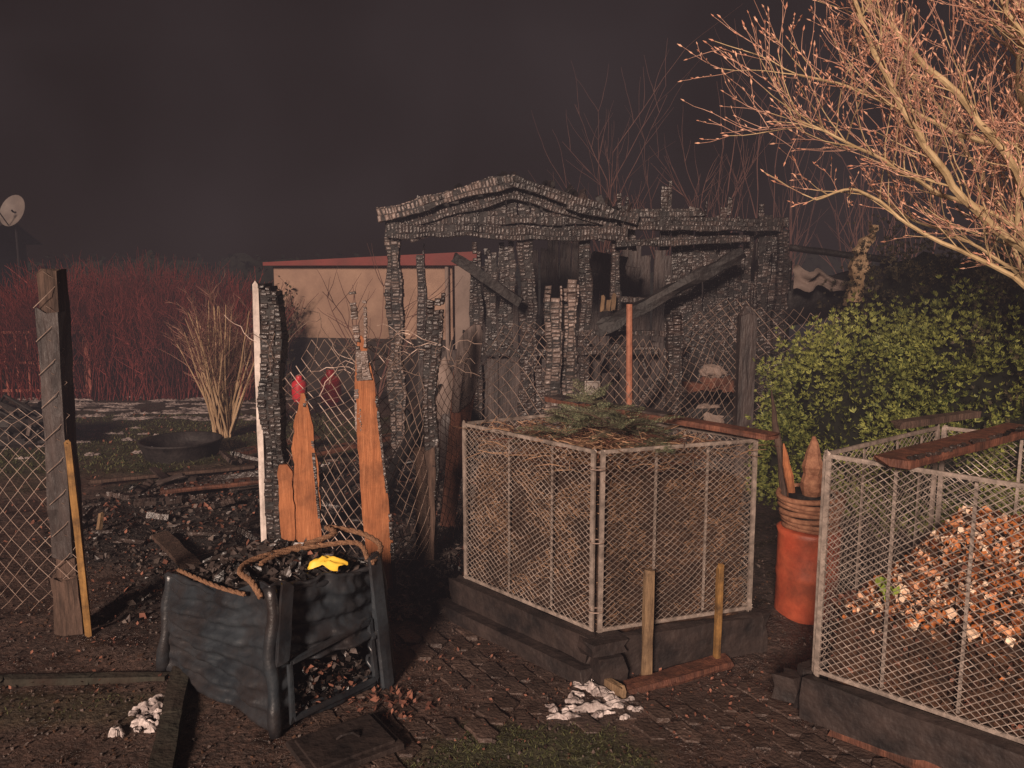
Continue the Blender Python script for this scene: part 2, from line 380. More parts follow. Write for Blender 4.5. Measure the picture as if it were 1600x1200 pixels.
for k in range(70):
    snow(U(-7.2,-3.0),U(9.6,11.4),U(.04,.30),U(.02,.07),U(-.3,.3),.02,k+7,.012,1)
for k in range(24):
    snow(U(-5.6,-3.4),U(7.5,9.2),U(.02,.10),U(.015,.04),U(-.2,.2),.015,k+40,.010,1)
mb.obj('snow_patches',[M_snow,M_snowf],smooth=True)

mb=MB()
def leaves(n,cx,cy,rx,ry,z0=0,r=(.012,.03)):
    for _ in range(n):
        a=U(0,6.28);q=math.sqrt(random.random())*U(.6,1)
        x=cx+rx*q*math.cos(a);y=cy+ry*q*math.sin(a)
        mb.leaf((x,y,gz(x,y)+z0+U(.008,.022)),U(*r))
leaves(90,-.50,3.12,.22,.16,.0,(.010,.024))
leaves(200,-.2,3.4,.7,.8,0,(.005,.012))
leaves(200,.8,3.2,.5,.5,0,(.005,.012))
leaves(160,-2,3.6,1,.5,0,(.005,.013))
leaves(160,-1.5,4.6,1.3,.8,0,(.008,.016))
leaves(300,-3,6.5,2,2,0,(.01,.022))
leaves(300,-4.5,9,2.5,1.5,0,(.01,.025))
mb.obj('dead_leaves',[M_leaf])

# ---------------------------------------------------------------- fences
def path_fn(pts):
    P=[V((p[0],p[1],0)) for p in pts]; D=[0]
    for a,b_ in zip(P,P[1:]): D.append(D[-1]+(b_-a).length)
    def f(s):
        s=max(0,min(D[-1]-1e-6,s))
        for i in range(len(P)-1):
            if s<=D[i+1]: return P[i].lerp(P[i+1],(s-D[i])/(D[i+1]-D[i]))
        return P[-1]
    return f,D[-1]
def chainlink(mb,pts,topf,botz=.06,st=.043,r=.0019,warp=.05,mi=0):
    f,Ln=path_fn(pts); nx=int(Ln/st); nzz=int(2.0/st); cache={}
    def pos(i,j):
        if (i,j) in cache: return cache[(i,j)]
        s=i*st;z=botz+j*st; p=f(s)
        w=warp*nz(s*1.5,z*1.8,11); w2=warp*nz(s*1.5,z*1.8,27)
        q=V((p.x+w,p.y+w2*1.6,z+.8*warp*nz(s*2,z*2,40)+U(-.004,.004))); cache[(i,j)]=q; return q
    for i in range(nx):
        for j in range(1,nzz):
            if (i+j)%2: continue
            for dj in(1,-1):
                if botz+max(j,j+dj)*st>topf(i*st): continue
                if nz(i*st*1.3,j*st*1.3,77)>.52: continue
                a=pos(i,j);b_=pos(i+1,j+dj); mb.tube([a,b_],r,3,mi)
mb=MB()
fp=[(-1.47,4.8),(-1.1,4.62),(-.78,4.38),(-.5,4.73),(-.33,5.4),(.33,5.6),(.89,6.0),(1.28,6.3),(1.9,6.5),(2.9,6.4)]
def topf(s):
    t=1.36+.10*math.sin(s*3.1)+.07*nz(s*2.5,3,1)
    if s<.25: t=1.15+.9*s
    if 1.0<s<1.7: t-=.12
    return t+ (0.12 if s>3.8 else 0)
chainlink(mb,fp,topf,warp=.12,r=.0022)
for k in range(40):
    s=U(-1.5,-.3);y=4.55+U(-.15,.2);z=1.3+U(-.1,.12)
    pts=[V((s,y,z))]; d=V((U(-1,1),U(-.2,.2),U(.1,1))).normalized()
    for q in range(6):
        pts.append(pts[-1]+d*.045); d=(d+V((U(-.6,.6),U(-.3,.3),U(-.8,.5)))).normalized()
    mb.tube(pts,.0022,3,0)
mb.obj('chain_link_fence',[M_wire])
mb=MB()
chainlink(mb,[(-2.17,3.83),(-2.26,3.86),(-3.2,3.95),(-4.4,4.0)],lambda s:1.12+.08*math.sin(s*4),.12,warp=.09,r=.0012)
for k in range(9):
    z=.35+k*.16; 
    mb.tube([V((-2.26,3.79,z)),V((-2.19,3.785,z+.06)),V((-2.15,3.83,z+.12)),V((-2.2,3.79,z+.17))],.002,4,0)
mb.obj('chain_link_fence',[M_wire])

# posts
mb=MB()
mb.rough((-2.225,3.86,-.05),(-2.2,3.86,1.80),.095,.09,(1,0,0),0,.06)
mb.rough((-2.225,3.845,.4),(-2.203,3.845,1.62),.10,.095,(1,0,0),2,.10)
mb.rough((-2.21,3.80,.0),(-2.215,3.80,.30),.14,.05,(1,0,0),0,.12)
mb.obj('fence_post',[M_oldwood,M_char,M_sootw])
mb=MB(); mb.rough((-2.10,3.76,.02),(-2.14,3.78,.98),.030,.020,(1,.2,0),0,.08); mb.obj('wooden_stake',[M_yel])
mb=MB()
mb.rough((-1.535,4.82,-.05),(-1.515,4.82,1.73),.036,.13,(1,0,0),0,.05)  # pale strip for the lit left side of the post
mb.char((-1.45,4.8,-.05),(-1.44,4.8,1.75),.14,.14,(1,0,0),1,cell=.05,core=2,jag=.08)
mb.obj('fence_post',[M_whitep,M_char,M_soot])

def plank(mb,base,top,w,th,prof,side=(1,0,0),mi=0,edge=.05,n=34):
    """board whose outline follows prof: list of (t, left, right) fractions of w, with burnt uneven edges"""
    b0=V(base);t0=V(top);M=mb.frame(b0,t0,side);L_=(t0-b0).length;sd=U(0,50)
    def at(t):
        for a,b_ in zip(prof,prof[1:]):
            if t<=b_[0]:
                k=(t-a[0])/(b_[0]-a[0]); return a[1]+(b_[1]-a[1])*k,a[2]+(b_[2]-a[2])*k
        return prof[-1][1:]
    vv=[];ff=[]
    for i in range(n+1):
        t=prof[0][0]+(prof[-1][0]-prof[0][0])*i/n; l,r=at(t); k=edge*(.4+1.4*t)
        l+=k*nz(t*L_*7,sd,1)+k*.5*nz(t*L_*20,sd,2); r+=k*nz(t*L_*7,sd,5)+k*.5*nz(t*L_*20,sd,6)
        if r<l+.04: r=l+.04
        bw=.01*nz(t*2,sd,9)
        for y in(-th/2,th/2):
            for x in(l*w,r*w): vv.append(b0+M@V((x,y+bw,t*L_)))
    for i in range(n):
        a=i*4;c_=a+4
        ff+=[(a,a+1,c_+1,c_),(a+3,a+2,c_+2,c_+3),(a+1,a+3,c_+3,c_+1),(a+2,a,c_,c_+2)]
    ff+=[(0,2,3,1),(n*4,n*4+1,n*4+3,n*4+2)]
    mb.add(vv,ff,mi)
mb=MB()
plank(mb,(-.72,4.27,-.02),(-.80,4.30,1.46),.15,.028,[(0,-.45,.5),(.2,-.5,.5),(.45,-.52,.42),(.62,-.5,.36),(.72,-.46,.30),(.85,-.4,.26),(.93,-.35,.12),(.97,-.25,.1),(1,-.2,-.1)],(1,.15,0),0)
mb.char((-.80,4.29,1.22),(-.83,4.30,1.70),.09,.05,(1,.1,0),1,cell=.03,skip=.1,jag=.4)
mb.char((-.838,4.28,.95),(-.838,4.29,1.3),.03,.034,(1,.1,0),1,cell=.03,skip=.1)
mb.char((-.652,4.26,0),(-.672,4.27,.5),.022,.034,(1,.1,0),2,cell=.035,skip=.1)
mb.char((-.685,4.27,.6),(-.74,4.28,1.2),.018,.034,(1,.1,0),2,cell=.03,skip=.1)
mb.obj('burnt_fence_board',[M_raw,M_char_pale,M_char])
mb=MB()
plank(mb,(-1.215,4.60,0),(-1.21,4.60,1.10),.155,.025,[(0,-.5,.5),(.5,-.5,.48),(.72,-.48,.40),(.84,-.34,.24),(.93,-.2,.12),(1,-.08,.04)],(1,.1,0),0,.09)
mb.char((-1.145,4.60,.35),(-1.175,4.60,.95),.018,.03,(1,0,0),1,cell=.03)
mb.char((-1.205,4.60,1.02),(-1.20,4.60,1.14),.03,.03,(1,0,0),1,cell=.02)
mb.obj('burnt_fence_board',[M_raw,M_char])
mb=MB()
plank(mb,(-1.325,4.58,0),(-1.33,4.58,.68),.085,.025,[(0,-.5,.5),(.6,-.5,.5),(.93,-.5,.45),(1,-.4,.2)],(1,.1,0),0,.1)
mb.obj('burnt_fence_board',[M_raw])
mb=MB()
mb.char((-.52,4.73,0),(-.455,4.73,1.69),.10,.085,(1,0,0),0,cell=.042,jag=.18,core=1)
mb.rough((-.53,4.70,-.02),(-.515,4.71,.75),.12,.05,(1,0,0),2,.15)
mb.obj('fence_post',[M_char,M_soot,M_oldwood])
mb=MB()
pf=[(0,-.28,.3),(.3,-.35,.35),(.55,-.42,.42),(.8,-.5,.5),(.92,-.45,.5),(.97,-.2,.45),(1,.1,.35)]
plank(mb,(-.46,5.42,0),(-.27,5.42,1.45),.17,.028,pf,(1,0,0),0,.03)
plank(mb,(-.46,5.40,0),(-.27,5.40,1.45),.172,.016,[(.58,-.40,-.1),(.64,-.45,.30),(.72,-.47,.46),(.8,-.5,.5),(.92,-.45,.5),(.97,-.2,.45),(1,.1,.35)],(1,0,0),1,.03)
mb.obj('burnt_fence_board',[M_redwood,M_grey])
mb=MB()
mb.char((.285,5.5,0),(.285,5.5,1.72),.12,.11,(1,0,0),0,cell=.045,jag=.15,core=1)
mb.char((.40,5.56,0),(.40,5.56,1.74),.11,.10,(1,0,0),0,cell=.045,jag=.2,core=1)
mb.obj('fence_post',[M_char_pale,M_soot])
mb=MB()
for dx in (0,.09,.17):
    mb.char((.10+dx,5.62,0),(.12+dx,5.62,1.28-dx*1.2),.08,.04,(1,0,0),0,cell=.04,jag=.3,core=1)
mb.obj('burnt_fence_board',[M_char,M_soot])
mb=MB(); mb.tube([(.89,5.98,0),(.888,5.98,.8),(.875,5.98,1.56)],[.026,.025,.023],8,0,True)
mb.obj('fence_post',[M_rust])
mb=MB(); mb.char((1.29,6.3,0),(1.28,6.3,1.5),.13,.11,(1,0,0),0,cell=.045,core=1); mb.obj('fence_post',[M_char,M_soot])
mb=MB(); mb.rough((1.9,6.48,0),(1.9,6.48,1.45),.13,.12,(1,0,0),0,.03); mb.box((1.9,6.48,1.49),(.12,.11,.07),None,0,tap=.3)
mb.obj('fence_post',[M_sootw])

# ---------------------------------------------------------------- compost cages
def meshpanel(mb,a,b_,z0,z1,dx=.019,dz=.0145,r=.0018,mi=0,bow=.02):
    a=V(a);b_=V(b_);Ln=(b_-a).length;nx=int(Ln/dx);dx=Ln/nx;n2=int((z1-z0)/dz);dz=(z1-z0)/n2
    nrm=V(((b_-a).y,-(b_-a).x,0)).normalized(); sd=a.x*3
    def p(i,j):
        q=a.lerp(b_,i/nx); e=math.sin(math.pi*i/nx)*math.sin(math.pi*j/n2)
        w=bow*nz(i/nx*3+sd,j/n2*3,2)*2*e
        return V((q.x,q.y,z0+j*dz+.004*nz(i*.2,j*.2,sd)))+nrm*w
    for i in range(nx):
        for j in range(n2+1):
            if (i+j)%2: continue
            for dj in(1,-1):
                if 0<=j+dj<=n2: mb.tube([p(i,j),p(i+1,j+dj)],r,3,mi)
def cage(name,corn,z0,z1,extra=()):
    root=empty(name)
    fr=MB(); ms=MB(); n=len(corn)
    for k in range(n):
        a=V((*corn[k],0));b_=V((*corn[(k+1)%n],0)); d=(b_-a).normalized(); nr=V((d.y,-d.x,0))
        a2=a+d*.022;b2=b_-d*.022
        for p in(a2,b2):
            fr.rough((p.x,p.y,z0-.02),(p.x+U(-.004,.004),p.y,z1+.004),.020,.013,d,0,.04)
        for z in(z0,z1): fr.rough((a2.x,a2.y,z),(b2.x,b2.y,z),.016,.011,(0,0,1),0,.04)
        for t in extra:
            p=a.lerp(b_,t)-nr*.022; fr.beam((p.x,p.y,z0+.01),(p.x,p.y,z1-.01),.012,.005,d,0)
        meshpanel(ms,a2+nr*.006,b2+nr*.006,z0,z1)
    fr.obj('frame',[M_galv],root); ms.obj('expanded_mesh',[M_galv],root)
    return root
C1=[(.374,3.41),(1.162,3.67),(.38,4.42),(-.258,4.07)]
r1=cage('compost_cage',C1,.2,1.02,extra=(.36,.68))
mb=MB()
for z in(.3,.62,.95):
    mb.tube([V((.374+.035*math.cos(a),3.40+.03*math.sin(a),z)) for a in [i*math.pi/5 for i in range(11)]],.003,4,0)
mb.obj('tie_wires',[M_wire],r1)
cx1=sum(p[0] for p in C1)/4;cy1=sum(p[1] for p in C1)/4
def fill(mb,corn,cx,cy,z0,zt,inset,mi=0,amp=.05,nseg=22,nzs=20,zf=None):
    ring=[]
    for k in range(len(corn)):
        a=V(corn[k]);b_=V(corn[(k+1)%len(corn)])
        for i in range(nseg): ring.append(a.lerp(b_,i/nseg))
    n=len(ring);vv=[];ff=[];c0=V((cx,cy))
    for j in range(nzs+1):
        z=z0+(zt-z0)*j/nzs
        for p in ring:
            d=(c0-p).normalized(); q=p+d*(inset+abs(nz(p.x*7,p.y*7,z*7))*.05+(.05*(j/nzs)**3))
            vv.append((q.x,q.y,z+(.03*nz(p.x*6,p.y*6,3) if j==nzs else 0)))
    K=8
    for k in range(1,K+1):
        for i in range(n):
            q=V(vv[nzs*n+i][:2]).lerp(c0,k/K)
            zz=zf(q.x,q.y) if zf else zt+amp*(k/K)+.03*nz(q.x*8,q.y*8,1)
            vv.append((q.x,q.y,zz))
    for j in range(nzs+K):
        for i in range(n): ff.append((j*n+i,j*n+(i+1)%n,(j+1)*n+(i+1)%n,(j+1)*n+i))
    mb.add(vv,ff,mi)
mb=MB()
fill(mb,C1,cx1,cy1,.12,.84,.04,0,.10)
c0=V((cx1,cy1))
for _ in range(8000):
    k=random.choice((0,0,3,3,1,2)); a=V(C1[k]);b_=V(C1[(k+1)%4]); tt=U(.02,.98); p=a.lerp(b_,tt); p=p+(c0-p).normalized()*U(.035,.08)
    z=.2+.65*random.random()
    if nz(tt*4,z*5,k*3)<-.12 : continue
    d=(b_-a).normalized(); L_=U(.015,.06); an=U(-.9,.9)
    e=V((d.x*math.cos(an)*L_,d.y*math.cos(an)*L_,math.sin(an)*L_))
    q=V((p.x,p.y,z)); mb.tube([q,q+e],U(.0008,.0018),3,1)
for _ in range(1500):
    u_,w_=random.random(),random.random()
    p=V(C1[0]).lerp(V(C1[1]),u_).lerp(V(C1[3]).lerp(V(C1[2]),u_),w_); p=p.lerp(c0,.06)
    L_=U(.03,.18); a=U(0,6.28); z=.88+U(0,.13)
    q=V((p.x,p.y,z)); e=V((math.cos(a),math.sin(a),U(-.15,.4)))*L_
    mb.tube([q,q+e*.5+V((0,0,U(-.01,.02))),q+e],[.003,.0022,.001],3,random.choice((1,1,2)))
mb.obj('compost',[M_straw,M_twig,M_redwood],r1)
# fir boughs: flat fronds with side twigs carrying short needles
mb=MB()
def bough(p,d,L_,r=.05):
    d=V(d).normalized(); up=V((U(-.4,.4),U(-.4,.4),1)).normalized(); sd_=d.cross(up).normalized()
    pts=[V(p)]
    for k in range(7): pts.append(pts[-1]+d*L_/7); d=(d+V((U(-.06,.06),U(-.06,.06),-.07))).normalized()
    mb.tube(pts,[.0035-.0004*k for k in range(8)],4,1)
    def needles(a,b_,n):
        dd=(b_-a).normalized()
        for q in range(n):
            t=q/n; pp=a.lerp(b_,t)
            for s_ in(-1,1):
                nn=(dd*.75+sd_*s_*U(.6,1)+up*U(-.1,.35)).normalized()*U(.014,.022); w=dd*.0016
                mb.add([pp-w,pp+w,pp+nn],[(0,1,2)],0)
    for i in range(7):
        needles(pts[i],pts[i+1],6)
        for s_ in(-1,1):
            dd=((pts[i+1]-pts[i]).normalized()*.8+sd_*s_*.8+up*U(-.15,.1)).normalized(); l_=L_*.42*(1-i/8.5)
            e=pts[i]+dd*l_; mb.tube([pts[i],e],[.0018,.0008],3,1); needles(pts[i],e,int(l_/.0055)+2)
for k in range(60):
    x=.16+.56*random.random();y=3.96+U(-.30,.28)-(x-.45)*.2; a=U(0,6.28); hh=.13*max(0,1-abs(x-.42)/.3)
    bough((x,y,U(.95,1.02)+hh),(math.cos(a),math.sin(a),U(.0,.6)),U(.14,.28))
mb.obj('spruce_branches',[M_spruce,M_oldwood],None)
mb=MB()
mb.rough((.22,4.50,1.085),(1.20,3.60,1.05),.085,.026,(.6,.65,0),0,.06)
mb.rough((.24,4.49,1.094),(.80,3.98,1.080),.088,.022,(.6,.65,0),1,.2)
mb.obj('charred_board',[M_redwood,M_sootw])
mb=MB()
def sleeper(a,b_,z,h,w,mi=0,jit=.006): mb.rough((a[0],a[1],z),(b_[0],b_[1],z),h,w,(0,0,1),mi,.09)
sleeper((.40,3.37),(1.20,3.63),.09,.19,.05,0)
sleeper((.36,3.38),(-.30,4.07),.13,.12,.07,0)
sleeper((.33,3.32),(-.38,4.06),.035,.07,.08,0)
sleeper((.98+.22,3.62),(.40,4.45),.09,.18,.06,0)
mb.rough((.32,3.33,.165),(.48,3.40,.165),.05,.13,(0,0,1),0,.1)
mb.rough((.36,3.31,.07),(.48,3.35,.07),.14,.12,(0,0,1),0,.1)
mb.obj('timber_base',[M_plastflat],r1)
for (x,y,zt,ml,w_) in((.60,3.355,.50,M_stake,.042),(.95,3.50,.46,M_yel,.024)):
    mb=MB(); mb.rough((x,y,.0),(x,y,zt),w_,.028,(1,.3,0),0,.08); mb.obj('wooden_stake',[ml])

# cage 2
C2=[(1.217,3.06),(2.10,2.235),(2.85,2.85),(1.97,3.62)]
r2=cage('compost_cage',C2,.2,1.09,extra=(.22,.44,.72))
mb=MB()
sleeper((1.19,3.03),(2.12,2.16),.10,.17,.06,0)
sleeper((1.19,3.08),(1.98,3.68),.10,.17,.06,0)
sleeper((1.27,2.95),(2.08,2.19),.01,.05,.05,1)
sleeper((1.16,3.06),(1.10,3.10),.12,.10,.08,0)
mb.obj('timber_base',[M_plastflat,M_redwood],r2)
cx2=sum(p[0] for p in C2)/4;cy2=sum(p[1] for p in C2)/4
def z2(x,y): return .48+.28*sm(1.35,2.1,x)+.05*nz(x*5,y*5,2)
mb=MB(); fill(mb,C2,cx2,cy2,.12,.44,.06,0,.05,zf=z2)
for _ in range(7500):
    u_,w_=random.random(),random.random()
    p=V(C2[0]).lerp(V(C2[1]),u_).lerp(V(C2[3]).lerp(V(C2[2]),u_),w_)
    p=p.lerp(V((cx2,cy2)),.08); e=min(u_,w_,1-u_,1-w_); z=z2(p.x,p.y)*sm(-.08,.16,e)+.46*(1-sm(-.08,.16,e))+U(0,.03)
    bright=nz(p.x*3,p.y*3,9)>-.15; r_=random.random()
    if r_<.42: mb.leaf((p.x,p.y,z+.01),U(.006,.026),1 if bright else 2,None,U(.3,.9))
    elif r_<.85: mb.chip((p.x,p.y,z),.006+.022*random.random()**1.6,1 if bright else 2)
    else: mb.chip((p.x,p.y,z),U(.01,.03),0)
for _ in range(2200):
    k=random.choice((0,3)); a=V(C2[k]);b_=V(C2[(k+1)%4]); p=a.lerp(b_,U(.02,.98)); p=p+(V((cx2,cy2))-p).normalized()*U(.05,.08)
    zz=U(.2,.48); mb.leaf((p.x,p.y,zz),U(.006,.016),1 if random.random()<(zz-.34)*1.5 else random.choice((0,0,0,2)))
for _ in range(12): mb.leaf((1.45+U(-.04,.04),2.95+U(-.04,.04),.56+U(0,.05)),.03,3)
mb.obj('kitchen_waste_heap',[M_wastebase,M_waste,M_leaf,M_green],r2)
mb=MB(); mb.rough((1.38,2.84,1.115),(2.25,3.45,1.12),.13,.03,(.57,-.8,0),0,.06)
mb.char((1.40,2.79,1.135),(2.25,3.39,1.14),.03,.012,(.57,-.8,0),1,cell=.03,skip=.5)
mb.obj('charred_board',[M_redwood,M_char])
mb=MB(); mb.rough((1.72,3.52,1.12),(2.2,3.75,1.13),.05,.03,(.57,-.8,0),0,.1); mb.obj('charred_board',[M_oldwood])

# ---------------------------------------------------------------- barrel with basket and logs
root=empty('kindling_barrel')
mb=MB(); mb.lathe((1.56,4.05,0),[(.150,0),(.158,.02),(.156,.2),(.160,.22),(.160,.24),(.156,.26),(.158,.44),(.165,.47),(.150,.475)],32,0); mb.obj('barrel',[M_redp],root,True)
mb=MB()
for k in range(7):
    z=.485+k*.027; r=.128+.006*k
    mb.tube([V((1.56+r*math.cos(a)+.004*nz(a*2,k,1),4.05+r*math.sin(a),z+.007*math.sin(a*2+k*1.7))) for a in [i*2*math.pi/28 for i in range(29)]],.0145,7,0)
mb.lathe((1.56,4.05,.46),[(.10,0),(.12,.2)],20,1)
mb.obj('basket',[M_bask,M_soot],root,True)
mb=MB()
def log(p,q,r,mi=0):
    p=V(p);q=V(q); n=12; pts=[p.lerp(q,i/n)+V((.012*nz(i*.4,p.x*9,1),.01*nz(i*.4,p.x*9,4),0)) for i in range(n+1)]
    mb.tube(pts,[r*.9]+[r*(1+.15*U(-1,1)) for _ in range(n-4)]+[r*.85,r*.7,r*.45,r*.15],9,mi,True)
log((1.55,4.0,.5),(1.535,3.99,.97),.05); log((1.49,4.06,.5),(1.41,4.05,.92),.022,1); log((1.60,4.10,.5),(1.63,4.12,.76),.035,1); log((1.46,4.10,.5),(1.38,4.2,1.18),.018,2)
mb.obj('logs',[M_bask,M_raw,M_oldwood],root)

# ---------------------------------------------------------------- melted black composter
root=empty('melted_composter')
A=V((-1.59,3.43,0));B=V((-.925,2.91,0));C=V((-.54,3.36,0));D=V((-1.20,3.88,0))
cc=(A+B+C+D)/4
mb=MB()
def wall(p,q,hp,hq,ribs=7,hole=None,seed=0):
    nu,nv=60,64; d=(q-p).normalized(); nr=V((d.y,-d.x,0)); vv=[];ff=[]
    for j in range(nv+1):
        v_=j/nv
        for i in range(nu+1):
            u_=i/nu; h=hp*(1-u_)+hq*u_-.035*math.sin(math.pi*u_)+.03*nz(u_*5,seed,3)
            base=p.lerp(q,u_); inw=(V((cc.x,cc.y,0))-base); base=base+inw*(.10*v_)
            edge=min(1,6*min(u_,1-u_))
            off=edge*(.014*math.tanh(2.2*math.sin(2*math.pi*ribs*v_+.9*nz(u_*2,v_,seed)))*(1-.6*sm(.7,1,v_))+.05*nz(u_*2.2,v_*2.2,seed+5)+.018*nz(u_*7,v_*6,seed+8)+.008*nz(u_*18,v_*16,seed+3))
            sag=.04*nz(u_*2,v_*1.5,seed+20)*v_
            vv.append(base+nr*(off+.02*math.sin(math.pi*v_)*edge)+V((0,0,v_*h+sag)))
    w=nu+1
    for j in range(nv):
        for i in range(nu):
            u_=i/nu;v_=j/nv
            if hole and hole[0]<u_<hole[1] and hole[2]<v_<hole[3]: continue
            ff.append((j*w+i,j*w+i+1,(j+1)*w+i+1,(j+1)*w+i))
    mb.add(vv,ff,0)
wall(A,B,.47,.585,7,seed=1); wall(B,C,.585,.55,7,(.12,.80,.10,.46),2); wall(C,D,.55,.47,7,seed=3); wall(D,A,.47,.47,7,seed=4)
o=mb.obj('ribbed_walls',[M_plast],root,True)
sd=o.modifiers.new('thick','SOLIDIFY'); sd.thickness=.012; sd.offset=-1
mb=MB()
for p,h in((A,.46),(B,.59),(C,.58),(D,.46)):
    top=p+(V((cc.x,cc.y,0))-p)*.10
    pts=[];rr=[]
    for k in range(14):
        t=k/13; pts.append(p.lerp(top,t)+V((0,0,h*t))+V((nz(t*3,p.x,1)*.025,nz(t*3,p.y,2)*.025,0))); rr.append(.026+.010*nz(t*5,p.x,3))
    mb.tube(pts,rr,10,0,True)
P=[p+(V((cc.x,cc.y,0))-p)*.10+V((0,0,h)) for p,h in((A,.46),(B,.575),(C,.55),(D,.46))]
for k in range(4):
    a,b_=P[k],P[(k+1)%4]; pts=[]
    for i in range(17):
        t=i/16; pts.append(a.lerp(b_,t)+V((.03*nz(t*4,k,1),.03*nz(t*4,k,2),-.035*math.sin(math.pi*t)+.045*nz(t*5,k,5))))
    mb.tube(pts,[.012+.008*nz(i*.5,k,9) for i in range(17)],7,0)
mb.obj('corners_and_rim',[M_plast],root,True)
mb=MB(); d=(C-B).normalized(); nr=V((d.y,-d.x,0))
def fc(u_,z): return B.lerp(C,u_)+(V((cc.x,cc.y,0))-B.lerp(C,u_))*(.10*z/.56)+nr*.03+V((0,0,z))
for a,b_ in(((.10,.05),(.10,.28)),((.10,.28),(.82,.31)),((.82,.31),(.82,.05)),((.10,.05),(.82,.05))):
    mb.rough(fc(*a),fc(*b_),.018,.018,nr,0,.15)
mb.rough(fc(.9,-.0)+nr*.015,fc(.92,.59)+nr*.005,.055,.025,d,0,.12)
mb.rough(fc(.03,.30)+nr*.01,fc(.10,.585)+nr*.005,.05,.02,d,0,.15)
mb.obj('hatch_frame',[M_plast],root)
mb=MB()
n=26; vv=[];ff=[]
for j in range(n+1):
    for i in range(n+1):
        p=P[0].lerp(P[1],i/n).lerp(P[3].lerp(P[2],i/n),j/n); e=math.sin(math.pi*i/n)*math.sin(math.pi*j/n)
        p=p+V((0,0,-.05+.10*e+.05*nz(i*.4,j*.4,1)))
        vv.append(p)
for j in range(n):
    for i in range(n): ff.append((j*(n+1)+i,j*(n+1)+i+1,(j+1)*(n+1)+i+1,(j+1)*(n+1)+i))
mb.add(vv,ff,0)
for _ in range(2600):
    i,j=U(0.03,.97),U(0.03,.97); p=P[0].lerp(P[1],i).lerp(P[3].lerp(P[2],i),j); e=math.sin(math.pi*i)*math.sin(math.pi*j)
    p=p+V((0,0,-.03+.10*e+U(0,.025)))
    if random.random()<.75: mb.leaf(p,.006+.04*random.random()**2,1)
    else: mb.chip(p,U(.006,.02),1)
for _ in range(30):
    i,j=U(0.1,.9),U(0.1,.9); p=P[0].lerp(P[1],i).lerp(P[3].lerp(P[2],i),j)+V((0,0,.065)); mb.leaf(p,U(.010,.022),2)
for _ in range(420):
    u_=U(.12,.8); q=fc(u_,U(.03,.05)+.18*random.random()**2)-nr*U(.02,.10); mb.leaf(q,U(.010,.025),random.choice((1,1,1,1,1,2)))
q0=[fc(.1,.02)-nr*.10,fc(.82,.02)-nr*.10,fc(.82,.32)-nr*.12,fc(.1,.32)-nr*.12]; mb.add(q0,[(0,1,2,3)],0)
mb.obj('burnt_rubbish',[M_soot,M_rubb,M_leaf],root)
def rope(mb,pts,r=.012,mi=0):
    P_=[V(p) for p in pts]; out=[]
    for i in range(len(P_)-1):
        a=P_[max(i-1,0)];b_=P_[i];c_=P_[i+1];d_=P_[min(i+2,len(P_)-1)]
        for k in range(16):
            t=k/16; out.append(.5*((2*b_)+(-a+c_)*t+(2*a-5*b_+4*c_-d_)*t*t+(-a+3*b_-3*c_+d_)*t**3))
    for s_ in(0,2.09,4.19):
        q=[];ang=s_
        for i,p in enumerate(out):
            t=(out[min(i+1,len(out)-1)]-out[max(i-1,0)]).normalized(); n_=t.cross(V((0,0,1))).normalized(); b2=t.cross(n_)
            q.append(p+(n_*math.cos(ang)+b2*math.sin(ang))*r*.5); ang+=.55
        mb.tube(q,r*.62,6,mi,True)
mb=MB()
rope(mb,[(-.60,3.28,.565),(-.58,3.40,.60),(-.70,3.55,.61),(-.86,3.60,.62),(-.80,3.48,.63),(-.92,3.38,.61),(-1.08,3.22,.605),(-1.10,3.10,.60),(-1.02,2.99,.60),(-.97,2.95,.55)],.012)
rope(mb,[(-.62,3.30,.58),(-.68,3.38,.62),(-.84,3.36,.615),(-.98,3.28,.61),(-1.04,3.16,.605)],.011)
rope(mb,[(-1.48,3.40,.49),(-1.35,3.26,.51),(-1.2,3.12,.525),(-1.04,2.98,.55)],.009)
mb.obj('rope',[M_rope],None,True)
mb=MB(); n=14; vv=[];ff=[]
for j in range(n+1):
    for i in range(n+1):
        u_,v_=i/n-.5,j/n-.5; r_=1+.5*nz(u_*3,v_*3,4)
        vv.append((-.78+u_*.14*r_+v_*.03,3.21+v_*.08*r_,.618+.018*nz(u_*5,v_*5,2)-.10*(u_*u_+v_*v_)))
for j in range(n):
    for i in range(n): ff.append((j*(n+1)+i,j*(n+1)+i+1,(j+1)*(n+1)+i+1,(j+1)*(n+1)+i))
mb.add(vv,ff,0); mb.obj('yellow_cloth',[M_yellow],None,True)
mb=MB(); R_=Euler((.0,.01,.62)).to_matrix()
mb.box((-.63,2.80,.03),(.36,.27,.022),R_,0); mb.box((-.63,2.80,.046),(.31,.22,.012),R_,0); mb.tube([V((-.66,2.80,.055)),V((-.64,2.79,.075)),V((-.60,2.81,.075)),V((-.58,2.82,.055))],.006,6,0)
o=mb.obj('composter_lid',[M_plastflat]); bv=o.modifiers.new('b','BEVEL'); bv.width=.006; bv.segments=2

